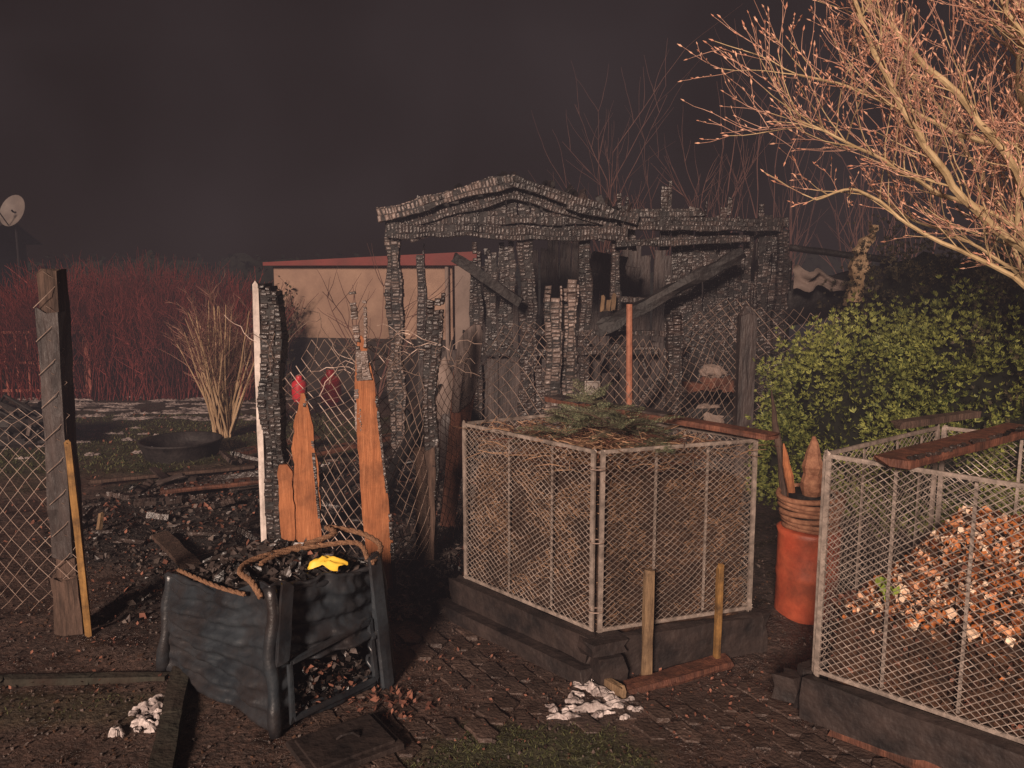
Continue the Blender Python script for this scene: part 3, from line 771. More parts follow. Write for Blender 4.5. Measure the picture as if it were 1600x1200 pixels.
# ---------------------------------------------------------------- burnt shed
root=empty('burnt_shed')
F=7.5
mb=MB()
ch=mb.char
ch((-1.08,F,0),(-1.10,F,2.33),.16,.12,cell=.055,ends=(0,0),mi=1,core=2)
ch((-.34,F,0),(-.34,F,2.10),.13,.10,cell=.05,mi=0,core=2)
ch((.14,F-.02,0),(.14,F-.02,2.20),.17,.12,cell=.055,mi=0,core=2,ends=(0,0))
ch((-.20,F+.05,1.08),(-.20,F+.05,2.08),.15,.04,cell=.05,mi=0,core=2,jag=.2)
ch((-.05,F+.06,1.08),(-.05,F+.06,2.10),.16,.04,cell=.05,mi=0,core=2,jag=.15)
ch((.68,F,.0),(.68,F,2.18),.12,.09,cell=.05,mi=0,core=2,ends=(0,0))
ch((.96,F,.8),(.96,F,2.18),.09,.08,cell=.05,mi=0,core=2)
ch((-1.14,F-.07,2.18),(1.05,F-.07,2.13),.14,.10,(0,0,1),cell=.055,mi=0,core=2,ends=(0,0))
ch((-1.0,F-.02,2.28),(.98,F-.02,2.28),.12,.06,(0,0,1),cell=.055,mi=0,core=2,ends=(0,0),skip=.05)
ch((-1.20,F-.12,2.30),(-.55,F-.12,2.47),.13,.09,(0,0,1),cell=.055,mi=1,core=2,ends=(0,0))
ch((-.60,F-.12,2.46),(.02,F-.12,2.62),.12,.09,(0,0,1),cell=.055,mi=1,core=2,ends=(0,0))
ch((1.14,F-.12,2.27),(.50,F-.12,2.42),.13,.09,(0,0,1),cell=.055,mi=0,core=2,ends=(0,0))
ch((.56,F-.12,2.41),(-.02,F-.12,2.61),.12,.09,(0,0,1),cell=.055,mi=0,core=2,ends=(0,0))
ch((-.98,F-.05,2.24),(.0,F-.05,2.50),.11,.06,(0,0,1),cell=.05,mi=0,core=2,ends=(0,0))
ch((.95,F-.05,2.22),(.0,F-.05,2.50),.11,.06,(0,0,1),cell=.05,mi=0,core=2,ends=(0,0))
for k in range(17):
    x=-.84+k*.105; t=2.58-abs(x)*.32
    ch((x,F+.01,2.14+(.05 if k%3 else 0)),(x,F+.01,t),.11,.03,cell=.05,mi=0,core=2,ends=(0,0))
for k in range(34):
    x=U(-1.15,1.1); z=2.68-abs(x)*.31
    mb.rough((x,F-.10,z-.03),(x+U(-.06,.06),F+U(-.1,.3),z+U(.0,.06)),U(.02,.06),U(.02,.05),(0,0,1),random.choice((0,2)),.35)
for (x,zt_) in((-1.08,2.2),(-.3,2.0),(.5,2.1),(1.1,2.1),(1.8,2.0),(2.4,2.15)):
    ch((x,9.6,0),(x,9.6,zt_),.11,.1,cell=.07,mi=0,core=2)
ch((-1.2,9.6,2.18),(0,9.6,2.5),.1,.08,(0,0,1),cell=.07,mi=0,core=2)
ch((1.1,9.6,2.18),(0,9.6,2.5),.1,.08,(0,0,1),cell=.07,mi=0,core=2)
ch((0,F,2.55),(0,9.6,2.50),.1,.08,(1,0,0),cell=.08,mi=0,core=2)
ch((-1.12,F,2.26),(-1.1,9.6,2.2),.1,.08,(1,0,0),cell=.08,mi=0,core=2)
for k in range(5):
    y=F+.35*k+.2; mb.rough((-1.15,y,2.28-.01*k),(-.02,y,2.55),.05,.07,(0,0,1),2,.2)
    if k in(0,2,3): mb.rough((1.1,y,2.26),(.02,y,2.55),.05,.07,(0,0,1),2,.2)
# right wing
ch((1.0,F-.06,2.24),(2.45,F-.06,2.22),.13,.08,(0,0,1),cell=.05,mi=0,core=2,ends=(0,0))
ch((.95,F-.10,2.05),(2.15,F-.10,2.10),.08,.08,(0,0,1),cell=.05,mi=0,core=2,ends=(0,0))
ch((1.0,F-.02,2.33),(1.9,F-.02,2.34),.09,.05,(0,0,1),cell=.05,mi=0,ends=(0,1),core=2)
for x,t,w in((1.01,2.60,.13),(1.12,2.38,.08),(1.42,2.66,.11),(1.53,2.44,.11),(1.62,2.42,.12),(1.74,2.50,.12),(1.85,2.44,.13),(1.97,2.48,.11),(2.08,2.36,.10),(2.20,2.38,.09),(2.34,2.52,.12),(2.44,2.38,.08)):
    z0=2.0 if x<1.5 else (0 if x>2.2 else U(.4,1.0)); ch((x,F+.04,z0),(x+U(-.01,.01),F+.04,t),w,.035,cell=.05,mi=0,jag=.25,core=2)
for x in(1.50,1.60,1.70,1.80,1.92,2.02,2.13,2.24,2.34,2.44):
    ch((x,F+.08,.0),(x,F+.08,U(1.7,2.2)),.125,.03,cell=.05,mi=0,core=2,jag=.25)
ch((2.5,F,0),(2.5,F,2.38),.13,.12,cell=.06,mi=0,core=2)
ch((2.5,F,2.25),(2.5,9.6,2.1),.1,.09,(1,0,0),cell=.08,mi=0,core=2)
ch((-.34,F-.04,1.05),(1.35,F-.04,1.07),.08,.07,(0,0,1),cell=.05,mi=0,core=2,ends=(0,0))
ch((.2,F-.03,1.24),(1.55,F-.03,1.22),.06,.06,(0,0,1),cell=.05,mi=0,core=2)
ch((.95,F,1.55),(1.6,F,1.52),.06,.05,(0,0,1),cell=.05,mi=0,core=2)
mb.rough((-.52,F-.25,1.93),(.08,F-.25,1.52),.08,.06,(0,0,1),2,.25)  # soot-dark diagonal standing in for a shadow across the shed
mb.rough((.78,F-.3,1.28),(2.05,F-.3,1.96),.11,.07,(0,0,1),2,.35)  # second shadow diagonal, also built as a dark beam
ch((1.0,F-.2,.3),(1.6,F-.2,1.2),.08,.06,(0,0,1),cell=.06,mi=0,core=2)
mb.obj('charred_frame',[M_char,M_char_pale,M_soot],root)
mb=MB()
for k in range(10):
    x=-.29+k*.105
    mb.rough((x,F+.03,0),(x+U(-.01,.01),F+.03,1.02+U(-.12,.02)),.104,.022,(1,0,0),0,.03)
for k in range(14):
    x=.80+k*.12; mb.rough((x,F+.13,0),(x+U(-.02,.02),F+.13,1.0+U(-.25,.15)),.115,.02,(1,0,0),0,.05)
for k in range(30):
    x=-1.05+k*.12; h=U(1.95,2.2) if x>.1 else (U(1.5,2.0) if x>-.35 else U(.6,1.1))
    mb.rough((x,9.5,0),(x+U(-.03,.03),9.5,h),.122,.02,(1,0,0),0,.06)
mb.rough((.85,9.2,1.75),(1.45,9.2,1.7),.28,.03,(0,0,1),0,.1)
mb.rough((.85,8.6,1.9),(1.2,8.6,1.85),.3,.2,(0,1,0),0,.1)
for k in range(17):
    y=F+.12+k*.12; mb.rough((2.5,y,0),(2.5,y,U(1.9,2.2)),.02,.115,(1,0,0),0,.05)
mb.obj('sooted_boards',[M_sootw],root)
mb=MB()
mb.rough((.1,7.9,.95),(.8,7.9,.95),.5,.05,(0,1,0),0,.05); mb.rough((.45,8.0,0),(.45,8.0,.9),.6,.45,(1,0,0),0,.08)
for _ in range(700):
    x,y=U(-1,2.4),U(7.6,9.4); mb.chip((x,y,gz(x,y)+U(.02,.35)*random.random()),U(.03,.10),random.choice((0,1)))
for _ in range(16):
    x,y=U(-1,2.2),U(7.7,9.2); mb.rough((x,y,.1),(x+U(-.6,.6),y+U(-.3,.3),U(.3,1.3)),U(.04,.09),.04,(1,0,0),random.choice((0,1)),.2)
mb.obj('interior_debris',[M_soot,M_char],root)
mb=MB()
for x,l in((.83,.12),(.88,.08),(.93,.14)): mb.rough((x,F-.12,1.45),(x+.01,F-.12,1.45+l),.035,.02,(1,0,0),0,.3)
mb.obj('splintered_wood',[M_stake],root)
mb=MB(); sx,sy,sz=.745,F-.14,.73
mb.box((sx,sy,sz),(.14,.02,.13),None,0); mb.box((sx,sy-.012,sz),(.115,.006,.105),None,1); mb.box((sx,sy-.0165,sz),(.105,.005,.095),None,0)
mb.box((sx-.02,sy-.0205,sz),(.010,.004,.045),Euler((0,.5,0)).to_matrix(),1); mb.box((sx+.02,sy-.0205,sz),(.010,.004,.045),Euler((0,-.5,0)).to_matrix(),1); mb.box((sx,sy-.0205,sz-.0),(.035,.004,.008),None,1)
mb.box((sx,sy+.06,sz),(.05,.12,.05),None,2)
mb.obj('small_sign',[M_sign,M_ink,M_soot])

mb=MB()
def blob(mb,c,r,mi=0,seed=0,n=14):
    vv=[];ff=[]
    for j in range(n+1):
        th=math.pi*j/n
        for i in range(n*2):
            ph=math.pi*i/n; d=V((math.sin(th)*math.cos(ph),math.sin(th)*math.sin(ph),math.cos(th)))
            k=1+.28*nz(d.x*1.8+seed,d.y*1.8,d.z*1.8)+.1*nz(d.x*5,d.y*5+seed,d.z*5)
            vv.append((c[0]+d.x*r[0]*k,c[1]+d.y*r[1]*k,c[2]+d.z*r[2]*k))
    w=n*2
    for j in range(n):
        for i in range(w): ff.append((j*w+i,j*w+(i+1)%w,(j+1)*w+(i+1)%w,(j+1)*w+i))
    mb.add(vv,ff,mi)
blob(mb,(1.78,7.05,.92),(.11,.10,.065),1,2); blob(mb,(1.76,7.0,.52),(.15,.12,.11),1,5)
for k in range(9): mb.rough((1.50+k*.045,7.0+U(-.05,.05),.80+U(-.05,.06)),(1.70+k*.045,7.0,.80+U(-.08,.1)),.05,.035,(0,0,1),2,.1)
mb.rough((1.75,7.05,0),(1.75,7.05,.6),.5,.3,(1,0,0),3,.1)
mb.obj('rubble_pile',[M_snow,M_palep,M_redwood,M_soot],None)
mb=MB(); blob(mb,(-.62,7.0,.75),(.13,.11,.28),0,8); blob(mb,(-.55,7.05,.35),(.18,.14,.35),1,9); mb.obj('garden_sack',[M_palep,M_sootw],None,True)

mb=MB()
mb.rough((3.0,7.0,0),(2.98,7.0,1.55),.16,.12,(1,0,0),1,.2)
plank(mb,(2.98,7.0,1.5),(3.02,7.0,2.20),.16,.08,[(0,-.5,.4),(.4,-.4,.3),(.6,-.15,.35),(.85,.0,.5),(1,.3,.45)],(1,0,0),0,.3)
mb.obj('broken_post',[M_ybush,M_soot])
mb=MB(); n=30;vv=[];ff=[]
for j in range(9):
    for i in range(n+1):
        x=2.62+i*.034;vv.append((x,7.5+.03*math.sin(i*1.1)+.1*nz(i*.3,j*.4,1),1.64+j*.028+.10*nz(i*.2,1,1)+.02*math.sin(i*1.1)-.004*i*j*.3))
for j in range(8):
    for i in range(n): ff.append((j*(n+1)+i,j*(n+1)+i+1,(j+1)*(n+1)+i+1,(j+1)*(n+1)+i))
mb.add(vv,ff,0); 
mb.rough((2.6,7.6,2.02),(3.6,7.6,1.9),.06,.05,(0,0,1),1,.15)
mb.rough((2.6,7.7,1.5),(3.6,7.7,1.65),.4,.05,(0,0,1),1,.1)
mb.beam((2.62,7.7,0),(2.62,7.7,1.9),.08,.05,(1,0,0),1); mb.beam((3.55,7.7,0),(3.55,7.7,1.9),.08,.05,(1,0,0),1)
mb.obj('crumpled_roof_sheet',[M_palep,M_soot],None,True)

mb=MB()
for _ in range(13000):
    a=U(0,6.28);q=random.random()**.6
    x=-1.2+2.2*q*math.cos(a);y=5.9+1.5*q*math.sin(a)
    if random.random()<.2: x=U(-.75,1.5);y=U(4.5,7.4)
    if random.random()<.12: x=U(-2.2,-.5);y=U(3.9,4.9)
    z=gz(x,y)
    r_=.006+.022*random.random()**2
    if random.random()<.012: mb.rough((x,y,z+.02),(x+U(-.2,.2),y+U(-.2,.2),z+U(.01,.05)),U(.01,.025),U(.008,.02),(0,0,1),random.choice((0,1)),.2)
    elif random.random()<.6: mb.leaf((x,y,z+.008),r_*1.2,random.choice((0,0,3,3,2)))
    else: mb.chip((x,y,z),r_*1.1,random.choice((0,3)))
for _ in range(500):
    x=U(-.75,-.35);y=U(3.9,4.9); mb.chip((x,y,gz(x,y)+U(.0,.03)),U(.01,.03),0)
for _ in range(34):   # larger burnt timbers and slabs in the ash
    x=U(-3.0,-.6);y=U(5.0,7.3);z=gz(x,y)+.03; a=U(0,3.14);l=U(.15,.55)
    q=(x+l*math.cos(a),y+l*math.sin(a)*.6,z+U(0,.10))
    if random.random()<.4: mb.rough((x,y,z),q,U(.05,.12),.02,(0,0,1) if random.random()<.3 else (-math.sin(a),math.cos(a),0),random.choice((0,1)),.15)
    else: mb.char((x,y,z),q,U(.04,.09),.04,(-math.sin(a),math.cos(a),.3),1,cell=.045,core=0,jag=.2)
mb.obj('charred_debris',[M_rubb,M_char,M_leaf,M_ash])
def board(p,q,w,th,m,name='fallen_board',burn=False):
    mb=MB(); sd_=V((q[1]-p[1],-(q[0]-p[0]),0)); mb.rough(p,q,w,th,sd_,0,.07)
    if burn: mb.char(V(p)+V((0,0,th*.6)),V(q)+V((0,0,th*.6)),w*.8,.015,sd_,1,cell=.05,skip=.4)
    mb.obj(name,[m,M_char])
board((-2.35,5.15,.06),(-1.60,4.15,.07),.11,.03,M_oldwood)
board((-3.55,6.55,.05),(-2.3,7.0,.07),.05,.025,M_oldwood)
board((-2.6,7.4,.10),(-2.0,8.0,.14),.16,.03,M_redwood,burn=True)
board((-2.75,6.1,.10),(-1.6,6.5,.13),.14,.03,M_redwood,burn=True)
board((-2.0,7.1,.12),(-1.1,7.8,.2),.14,.04,M_redwood,burn=True)
board((-2.82,5.25,.0),(-2.80,5.28,.17),.03,.025,M_stake,'wooden_stake')
board((-1.0,5.8,.1),(-.6,6.3,.9),.10,.03,M_soot)
board((-1.7,5.6,.08),(-1.2,5.2,.5),.05,.03,M_soot)
mb=MB(); mb.lathe((-3.25,7.7,.0),[(.33,0),(.36,.10),(.375,.15),(.39,.16),(.385,.175),(.36,.17),(.34,.10),(.30,.05),(.02,.045)],36,0,.01)
mb.obj('round_tub',[M_tub],None,True)
mb=MB(); blob(mb,(-5.2,8.3,.12),(.55,.4,.28),0,12)
for _ in range(160): mb.chip((-5.2+U(-.5,.5),8.2+U(-.35,.3),U(.1,.42)),U(.03,.08),1)
for k in range(8): mb.tube([V((-5.2+U(-.5,.1),8.1,.2)),V((-5.1+U(-.2,.2),8.0,U(.4,.6))),V((-4.8+U(0,.4),8.0,.15))],.018,6,0)
mb.obj('rubbish_heap',[M_tub,M_rubb])

def gas(x,y,h):
    mb=MB(); r=h*.28
    mb.lathe((x,y,gz(x,y)),[(r*.8,0),(r*.8,.03),(r*.95,.035),(r,.06),(r,h*.62),(r*.95,h*.68),(r*.8,h*.75),(r*.5,h*.80),(r*.35,h*.82)],24,0)
    mb.lathe((x,y,gz(x,y)+h*.80),[(r*.45,0),(r*.45,.02),(r*.43,h*.15),(r*.35,h*.17)],14,0)
    mb.tube([V((x-r*.3,y,gz(x,y)+h*.95)),V((x,y,gz(x,y)+h)),V((x+r*.3,y,gz(x,y)+h*.95))],.012,6,1)
    mb.obj('gas_bottle',[M_gas,M_metal],None,True)
gas(-2.47,10.8,.50); gas(-2.98,11.1,.38)

# ---------------------------------------------------------------- buildings
root=empty('beige_garage')
mb=MB()
def wallq(p,q,z0,zp,zq,th,mi):
    p=V(p);q=V(q);d=(q-p).normalized();n_=V((d.y,-d.x,0))*th/2
    vv=[]
    for s_ in(1,-1):
        for a,z in((p,z0),(q,z0),(q,zq),(p,zp)): vv.append((a.x+n_.x*s_,a.y+n_.y*s_,z))
    mb.add(vv,[(0,1,2,3),(7,6,5,4),(0,4,5,1),(1,5,6,2),(2,6,7,3),(3,7,4,0)],mi)
wallq((-3.62,12.4,0),(-.86,11.9,0),.80,1.88,2.02,.16,0)
wallq((-3.62,12.385,0),(-.86,11.885,0),0,.80,.80,.20,1)
wallq((-3.62,12.5,0),(-3.3,16,0),0,1.88,1.95,.16,1)
wallq((-.86,12.0,0),(-.5,16,0),0,2.02,2.1,.16,0)
mb.obj('walls',[M_beige,M_dbase],root)
mb=MB(); wallq((-3.75,12.28,0),(-.45,11.68,0),1.89,1.94,2.09,.14,0)
mb.add([(-3.75,12.3,1.90),(-.45,11.7,2.06),(-.2,16,2.12),(-3.5,16.3,1.96)],[(0,1,2,3)],1)
mb.obj('roof',[M_redtr,M_roof],root)
mb=MB(); mb.box((-.70,11.72,1.35),(.26,.05,1.35),None,0); mb.tube([(-.95,11.78,.2),(-.95,11.78,1.95)],.03,8,0); mb.obj('downpipe_and_panel',[M_palep],root)

root=empty('dark_house')
mb=MB(); mb.box((-14.6,18.7,1.25),(5.6,2.0,2.5),None,0); mb.obj('walls',[M_house],root)
mb=MB(); mb.add([(-17.9,17.5,2.45),(-11.5,17.5,2.45),(-11.5,18.7,3.0),(-17.9,18.7,3.0),(-11.5,19.9,2.45),(-17.9,19.9,2.45)],[(0,1,2,3),(3,2,4,5),(1,4,2),(0,3,5)],0); mb.obj('roof',[M_roof],root)
mb=MB(); mb.box((-13.2,17.68,1.3),(1.0,.06,1.0),None,0); mb.box((-13.2,17.66,1.3),(.06,.06,1.0),None,1); mb.obj('window',[M_glass,M_house],root)
mb=MB(); c=V((-10.75,17.55,3.1)); R_=Euler((math.radians(70),0,math.radians(-15))).to_matrix(); vv=[];ff=[]
for k in range(7):
    r=.33*k/6
    for i in range(24):
        a=2*math.pi*i/24; vv.append(c+R_@V((r*math.cos(a),r*math.sin(a)*1.1,-.10+.10*(k/6)**2)))
for k in range(6):
    for i in range(24): ff.append((k*24+i,k*24+(i+1)%24,(k+1)*24+(i+1)%24,(k+1)*24+i))
mb.add(vv,ff,0); mb.tube([c+R_@V((0,-.34,0)),c+R_@V((0,-.1,.38))],.012,6,1); mb.box(c+R_@V((0,-.08,.38)),(.07,.07,.09),R_,1)
mb.tube([(-10.85,17.8,0),(-10.85,17.8,3.05),c],.022,6,1)
mb.obj('satellite_dish',[M_dish,M_roof])

mb=MB()
for k in range(9):
    x=-7.35+k*.16; mb.box((x,11.3,.5),(.03,.02,.92),None,0)
for z in(.12,.52,.95): mb.box((-6.7,11.28,z),(1.4,.02,.04),None,0)
mb.box((-6.02,11.3,.52),(.08,.08,1.05),None,0); mb.box((-7.45,11.3,.52),(.08,.08,1.05),None,0)
mb.obj('metal_gate',[M_gate])

# ---------------------------------------------------------------- shrubs / trees
def shoot(mb,p,d,L_,r0,r1,mi=0,wob=.12,grav=0,n=6,side=4):
    pts=[V(p)];d=V(d).normalized()
    for k in range(n):
        pts.append(pts[-1]+d*L_/n); d=(d+V((U(-wob,wob),U(-wob,wob),U(-wob,wob)+grav))).normalized()
    mb.tube(pts,[r0+(r1-r0)*k/n for k in range(n+1)],side,mi); return pts,d
mb=MB()
for k in range(60):
    a=U(0,6.28);sp_=U(.05,.42); d=V((math.cos(a)*sp_,math.sin(a)*sp_,1)); b0=(-3.18+U(-.09,.09),8.65+U(-.09,.09),0)
    L_=U(.9,1.5); pts,dd=shoot(mb,b0,d,L_,U(.008,.016),.004,0,.05,0,8,5)
    for q in range(9):
        i=random.randint(4,8); e=dd+V((U(-.8,.8),U(-.8,.8),U(-.2,.6))); p2,d2=shoot(mb,pts[i],e,U(.12,.34),.0035,.0015,1,.2,0,4,3)
        for w in range(3): shoot(mb,p2[random.randint(1,4)],d2+V((U(-1,1),U(-1,1),U(-.3,.6))),U(.06,.18),.0024,.001,1,.2,0,3,3)
mb.obj('vase_shaped_shrub',[M_ybush,M_ytwig])
mb=MB()
for k in range(1900):
    cx=U(-7.4,-3.7); t=abs((cx+5.6)/1.9); H=(2.0-.45*t*t)*U(.65,1.05)*(1+.15*nz(cx*2,1,1)); a=U(0,6.28); sp_=U(0,.6)
    b0=(cx,11.8+U(-.7,.7),0); d=V((math.cos(a)*sp_,math.sin(a)*sp_,1)); pts,dd=shoot(mb,b0,d,H,.008,.003,0,.14,0,6,3)
    for q in range(4): shoot(mb,pts[random.randint(2,5)],dd+V((U(-.9,.9),U(-.8,.8),U(-.1,.6))),U(.15,.5),.005,.002,0,.2,0,4,3)
mb.obj('red_lit_hedge',[M_rbush])  # redness is coloured light, not the shrub's own twigs

def thuja(name,blobs,nl,m,core=True,lr=(.014,.034)):
    mb=MB(); tot=sum(b_[1][0]*b_[1][1] for b_ in blobs)
    for (c,r,sd_) in blobs:
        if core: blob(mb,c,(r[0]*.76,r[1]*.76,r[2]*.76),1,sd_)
        for _ in range(int(nl*r[0]*r[1]/tot)):
            d=V((U(-1,1),U(-1,1),U(-.8,1))).normalized()
            k=1+.28*nz(d.x*1.8+sd_,d.y*1.8,d.z*1.8)+.36*nz(d.x*5,d.y*5+sd_,d.z*5)+.20*nz(d.x*12,d.y*12,d.z*12)
            k*=U(.80,1.06); p=V((c[0]+d.x*r[0]*k,c[1]+d.y*r[1]*k,max(.02,c[2]+d.z*r[2]*k)))
            o_=(d+V((U(-.5,.5),U(-.5,.5),U(-.1,.9)))).normalized(); s_=o_.cross(V((U(-1,1),U(-1,1),U(-1,1)))).normalized(); L_=U(*lr)*1.3
            for an in(-.6,0,.6):
                e=(o_*math.cos(an)+s_*math.sin(an))*L_; w=(s_*math.cos(an)-o_*math.sin(an))*L_*.16
                mb.add([p,p+e*.6+w,p+e,p+e*.6-w],[(0,1,2,3)],0)
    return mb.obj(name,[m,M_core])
thuja('thuja_bush',[((2.62,6.0,.70),(.62,.55,.72),1),((3.25,5.7,.75),(.65,.6,.78),4),((2.3,6.1,.35),(.4,.4,.42),6),((2.95,5.5,.45),(.5,.45,.5),9)],34000,M_thuja)
thuja('dark_conifer',[((4.0,5.5,.95),(.95,.8,1.05),2),((3.7,6.6,1.2),(1.0,.7,.95),5),((4.6,6.2,1.5),(1.0,.8,.9),8)],24000,M_thujad)

mb=MB()
def catmull(pts,k=6):
    P_=[V(p) for p in pts];out=[]
    for i in range(len(P_)-1):
        a=P_[max(i-1,0)];b_=P_[i];c_=P_[i+1];d_=P_[min(i+2,len(P_)-1)]
        for q in range(k):
            t=q/k; out.append(.5*((2*b_)+(-a+c_)*t+(2*a-5*b_+4*c_-d_)*t*t+(-a+3*b_-3*c_+d_)*t**3))
    out.append(P_[-1]); return out
def bud(p,d,s=.012):
    d=d.normalized(); n_=d.orthogonal().normalized(); b2=d.cross(n_)
    vv=[p]+[p+d*s+(n_*math.cos(a)+b2*math.sin(a))*s*.42 for a in(0,1.57,3.14,4.71)]+[p+d*s*2.4]
    mb.add(vv,[(0,2,1),(0,3,2),(0,4,3),(0,1,4),(5,1,2),(5,2,3),(5,3,4),(5,4,1)],2)
def twig(p,d,L_,r,depth):
    n=max(3,int(L_/.07)); pts=[V(p)];d=V(d).normalized()
    for k in range(n):
        pts.append(pts[-1]+d*L_/n); d=(d+V((U(-.16,.16),U(-.12,.12),U(-.13,.17)))).normalized()
    mb.tube(pts,[r*(1-.5*k/n) for k in range(n+1)],4,1 if depth<2 else 0)
    bud(pts[-1],d,U(.009,.017))
    for k in range(1,n):
        if random.random()<.4: bud(pts[k],(d+V((U(-1,1),U(-1,1),U(-.2,1)))),U(.006,.012))
    if depth>0:
        for k in range(1,n+1):
            if random.random()<.62:
                twig(pts[k],d+V((U(-1,.8),U(-.8,.6),U(-.5,1.0))),L_*U(.35,.7),max(.002,r*.6),depth-1)
def limb(pts,r0,r1,dens,L_=.42,lean=(-.5,-.1,.6),zmin=1.7):
    P_=catmull(pts); P_=[p+V((nz(p.x*6,p.z*6,1),nz(p.y*6,p.z*6,2),0))*.03 for p in P_]; n=len(P_)-1
    mb.tube(P_,[r0+(r1-r0)*k/n for k in range(n+1)],7,0)
    for k in range(3,n+1):
        for _ in range(dens):
            if random.random()<.75:
                if P_[k].z<zmin: continue
                t=(P_[min(k+1,n)]-P_[k-1]).normalized()
                twig(P_[k],t*.5+V(lean)*.6+V((U(-.8,.8),U(-.7,.5),U(-.6,.8))),L_*U(.5,1.2),max(.004,r1*.5),2)
S=V((3.55,4.9,0))
limb([S,(3.35,4.7,1.1),(2.95,4.5,1.80),(2.55,4.4,2.08),(2.18,4.35,2.45),(1.82,4.3,3.0),(1.70,4.3,3.4)],.034,.010,2)
limb([S,(3.4,4.7,1.4),(2.85,4.55,2.25),(2.40,4.5,2.75),(1.95,4.5,3.15),(1.75,4.5,3.5)],.032,.009,2)
limb([S,(3.5,4.7,1.5),(3.05,4.5,2.45),(2.80,4.4,3.0),(2.66,4.4,3.5)],.042,.018,3)
limb([S,(3.6,4.8,1.6),(3.2,4.7,2.4),(2.6,4.7,2.55),(2.05,4.6,2.75),(1.55,4.5,2.85)],.026,.006,2)
limb([S,(3.4,4.6,1.3),(2.9,4.6,2.0),(2.3,4.5,2.25),(1.85,4.4,2.45),(1.5,4.4,2.60)],.022,.005,2)
limb([S,(3.6,4.8,1.5),(3.3,4.9,2.6),(3.0,5.0,3.2),(2.7,5.0,3.7)],.028,.010,3)
limb([S,(3.3,4.5,1.0),(2.8,4.4,1.7),(2.3,4.5,2.0),(1.95,4.6,2.25),(1.7,4.6,2.2)],.020,.005,1,.3)
limb([S,(3.6,4.6,1.4),(3.3,4.4,2.2),(2.7,4.3,2.9),(2.3,4.3,3.4)],.026,.008,3)
limb([S,(3.5,5.2,1.3),(3.2,5.3,2.1),(2.9,5.3,2.6),(2.5,5.3,3.1)],.022,.007,3)
limb([S,(3.5,4.9,1.2),(3.1,4.9,1.75),(2.7,4.9,2.0),(2.35,4.8,2.1)],.018,.005,2,.32,(-.5,-.1,.4),1.55)
limb([S,(3.4,5.0,1.2),(3.15,5.0,2.0),(3.0,4.9,2.5),(2.9,4.8,3.2)],.024,.009,3)
mb.obj('bare_magnolia_tree',[M_bark,M_tw2,M_bud])

def fartree(name,x,y,H,sp_,n=26,z0=0):
    global mb
    mb=MB()
    def g(p,d,L_,r,dep):
        pts,dd=shoot(mb,p,d,L_,r,r*.35,0,.12,.02,7,3)
        if dep>0:
            for q in range(5 if dep>1 else 4):
                i=random.randint(2,7); g(pts[i],dd+V((U(-.8,.8),U(-.5,.5),U(.0,.7))),L_*U(.3,.6),r*.55,dep-1)
    for k in range(n): g((x+U(-.1,.1),y+U(-.1,.1),z0),(U(-sp_,sp_),U(-.2,.2),1),H*U(.65,1.0),.018,2)
    mb.obj(name,[M_fartw])
fartree('bare_tree',1.55,12.6,3.9,.14,6)
fartree('bare_tree',2.9,13.2,3.4,.3,4)
fartree('bare_tree',4.3,12.8,3.8,.3,5)
fartree('bare_tree',5.4,11.5,3.4,.3,6)
mb=MB()
for k in range(40):
    pts,dd=shoot(mb,(-3.5+U(-.1,.2),11.9,0),(U(-.1,.2),U(-.1,.1),1),U(1.0,1.7),.008,.003,0,.15,0,8,3)
    for q in range(16): mb.leaf(pts[random.randint(2,8)]+V((U(-.07,.07),U(-.07,.07),U(-.1,.1))),U(.02,.05),1)
for k in range(10):
    pts,dd=shoot(mb,(-1.9,11.2,0),(U(-.5,.5),U(-.2,.2),1),U(1.2,1.8),.014,.004,0,.2,0,8,4)
    for q in range(5): shoot(mb,pts[random.randint(3,8)],dd+V((U(-1,1),U(-.3,.3),U(-.5,.6))),U(.3,.7),.006,.002,0,.2,0,5,3)
mb.obj('climbing_shrub',[M_fartw,M_thujad])
mb=MB()
for k in range(46):
    x=-34+k*1.5; blob(mb,(x,25+U(-.5,.5),.8),(1.3,.8,1.3+U(-.2,.3)),0,k)
    for _ in range(90): mb.leaf((x+U(-1.2,1.2),24.3+U(-.3,.3),U(.1,2.3)),U(.06,.14),0)
mb.obj('dark_horizon_hedge',[M_core])  # added dark mass that hides the sunlit ground line at the horizon

# ---------------------------------------------------------------- smoke haze (volume over the fire site, its lit look put in as glow)
bpy.ops.mesh.primitive_cube_add(size=1,location=(0,9,3.2)); sk=bpy.context.object; sk.name='smoke'; sk.scale=(26,15.4,6.4)
m=bpy.data.materials.new('glowing_smoke'); m.use_nodes=True; nt=m.node_tree; N=nt.nodes; L=nt.links; N.clear()
out=N.new('ShaderNodeOutputMaterial')
n=N.new('ShaderNodeTexNoise'); n.inputs['Scale'].default_value=.38; n.inputs['Detail'].default_value=2; n.inputs['Distortion'].default_value=.6
ge=N.new('ShaderNodeNewGeometry'); L.new(ge.outputs['Position'],n.inputs['Vector'])
mr=N.new('ShaderNodeMapRange'); mr.inputs['From Min'].default_value=.40; mr.inputs['From Max'].default_value=.68; mr.inputs['To Min'].default_value=.45; mr.inputs['To Max'].default_value=2.4
L.new(n.outputs['Fac'],mr.inputs['Value'])
ab=N.new('ShaderNodeVolumeAbsorption'); ab.inputs['Color'].default_value=(.6,.57,.55,1); 
mu1=N.new('ShaderNodeMath'); mu1.operation='MULTIPLY'; mu1.inputs[1].default_value=.070; L.new(mr.outputs[0],mu1.inputs[0]); L.new(mu1.outputs[0],ab.inputs['Density'])  # absorption set so that light falls off with depth
em=N.new('ShaderNodeEmission'); em.inputs['Color'].default_value=(1.0,.78,.84,1)  # smoke is no light source; emission paints the lit haze
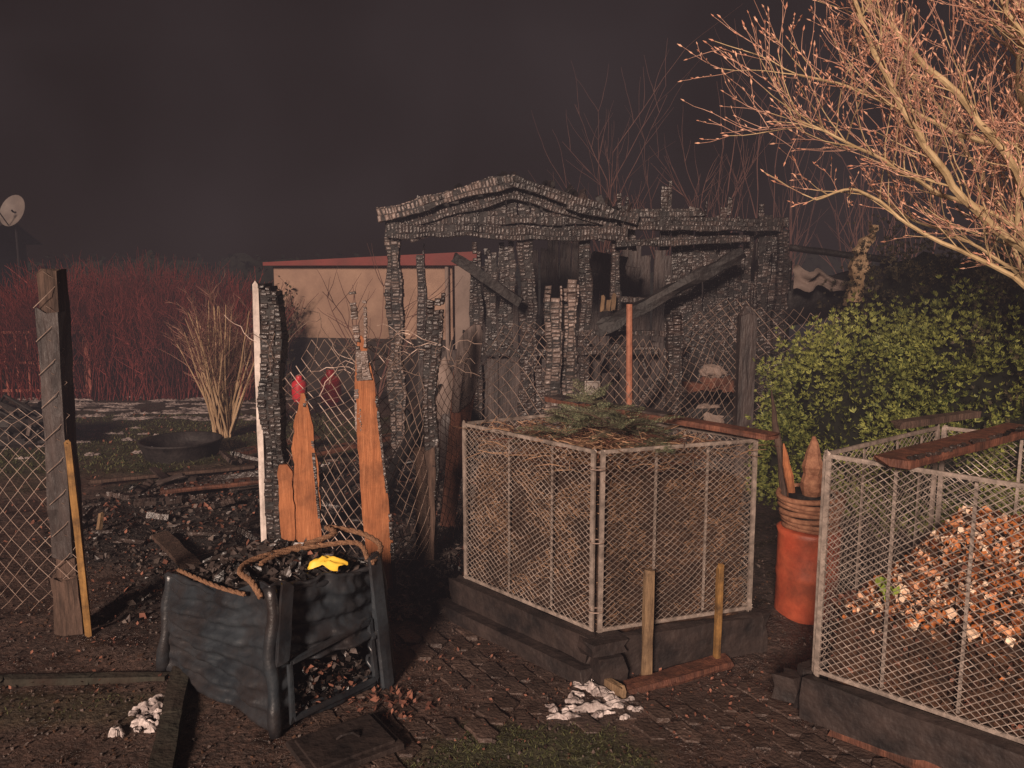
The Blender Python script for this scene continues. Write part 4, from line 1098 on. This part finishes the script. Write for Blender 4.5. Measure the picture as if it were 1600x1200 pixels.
mu2=N.new('ShaderNodeMath'); mu2.operation='MULTIPLY'; mu2.inputs[1].default_value=.0020; L.new(mr.outputs[0],mu2.inputs[0]); L.new(mu2.outputs[0],em.inputs['Strength'])
ad=N.new('ShaderNodeAddShader'); L.new(ab.outputs[0],ad.inputs[0]); L.new(em.outputs[0],ad.inputs[1]); L.new(ad.outputs[0],out.inputs['Volume'])
try: m.cycles.volume_step_rate=5
except Exception as e: print(e)
sk.data.materials.append(m)

# ---------------------------------------------------------------- light, sky, camera
dvec=V((.28,.90,-.36)).normalized()
w=bpy.data.worlds.new('World'); scene.world=w; w.use_nodes=True; nt=w.node_tree; N=nt.nodes; L=nt.links; N.clear()
out=N.new('ShaderNodeOutputWorld'); sky=N.new('ShaderNodeTexSky'); sky.sky_type='NISHITA'; sky.sun_disc=False
sky.sun_elevation=math.asin(-dvec.z); sky.sun_rotation=math.atan2(-dvec.x,-dvec.y)
tint=N.new('ShaderNodeMix'); tint.data_type='RGBA'; tint.blend_type='MULTIPLY'; tint.inputs[0].default_value=1; tint.inputs[7].default_value=(1,.55,.42,1)
L.new(sky.outputs[0],tint.inputs[6]); bg=N.new('ShaderNodeBackground'); bg.inputs['Strength'].default_value=.0005; L.new(tint.outputs[2],bg.inputs['Color'])
bg2=N.new('ShaderNodeBackground'); bg2.inputs['Color'].default_value=(.0100,.0052,.0046,1); bg2.inputs['Strength'].default_value=1
ad=N.new('ShaderNodeAddShader'); L.new(bg.outputs[0],ad.inputs[0]); L.new(bg2.outputs[0],ad.inputs[1]); L.new(ad.outputs[0],out.inputs['Surface'])
sl=bpy.data.lights.new('sun','SUN'); sl.energy=6.2; sl.angle=math.radians(10); sl.color=(1,.77,.63)
so=bpy.data.objects.new('sun',sl); scene.collection.objects.link(so); so.rotation_euler=dvec.to_track_quat('-Z','Y').to_euler()
cam=bpy.data.cameras.new('camera'); cam.lens=28.125; cam.sensor_width=36; cam.clip_start=.05; cam.clip_end=1000
co=bpy.data.objects.new('camera',cam); scene.collection.objects.link(co); co.location=(0,0,1.8); co.rotation_euler=(math.radians(82),0,0); scene.camera=co
scene.view_settings.view_transform='Standard'; scene.view_settings.look='None'; scene.view_settings.exposure=0
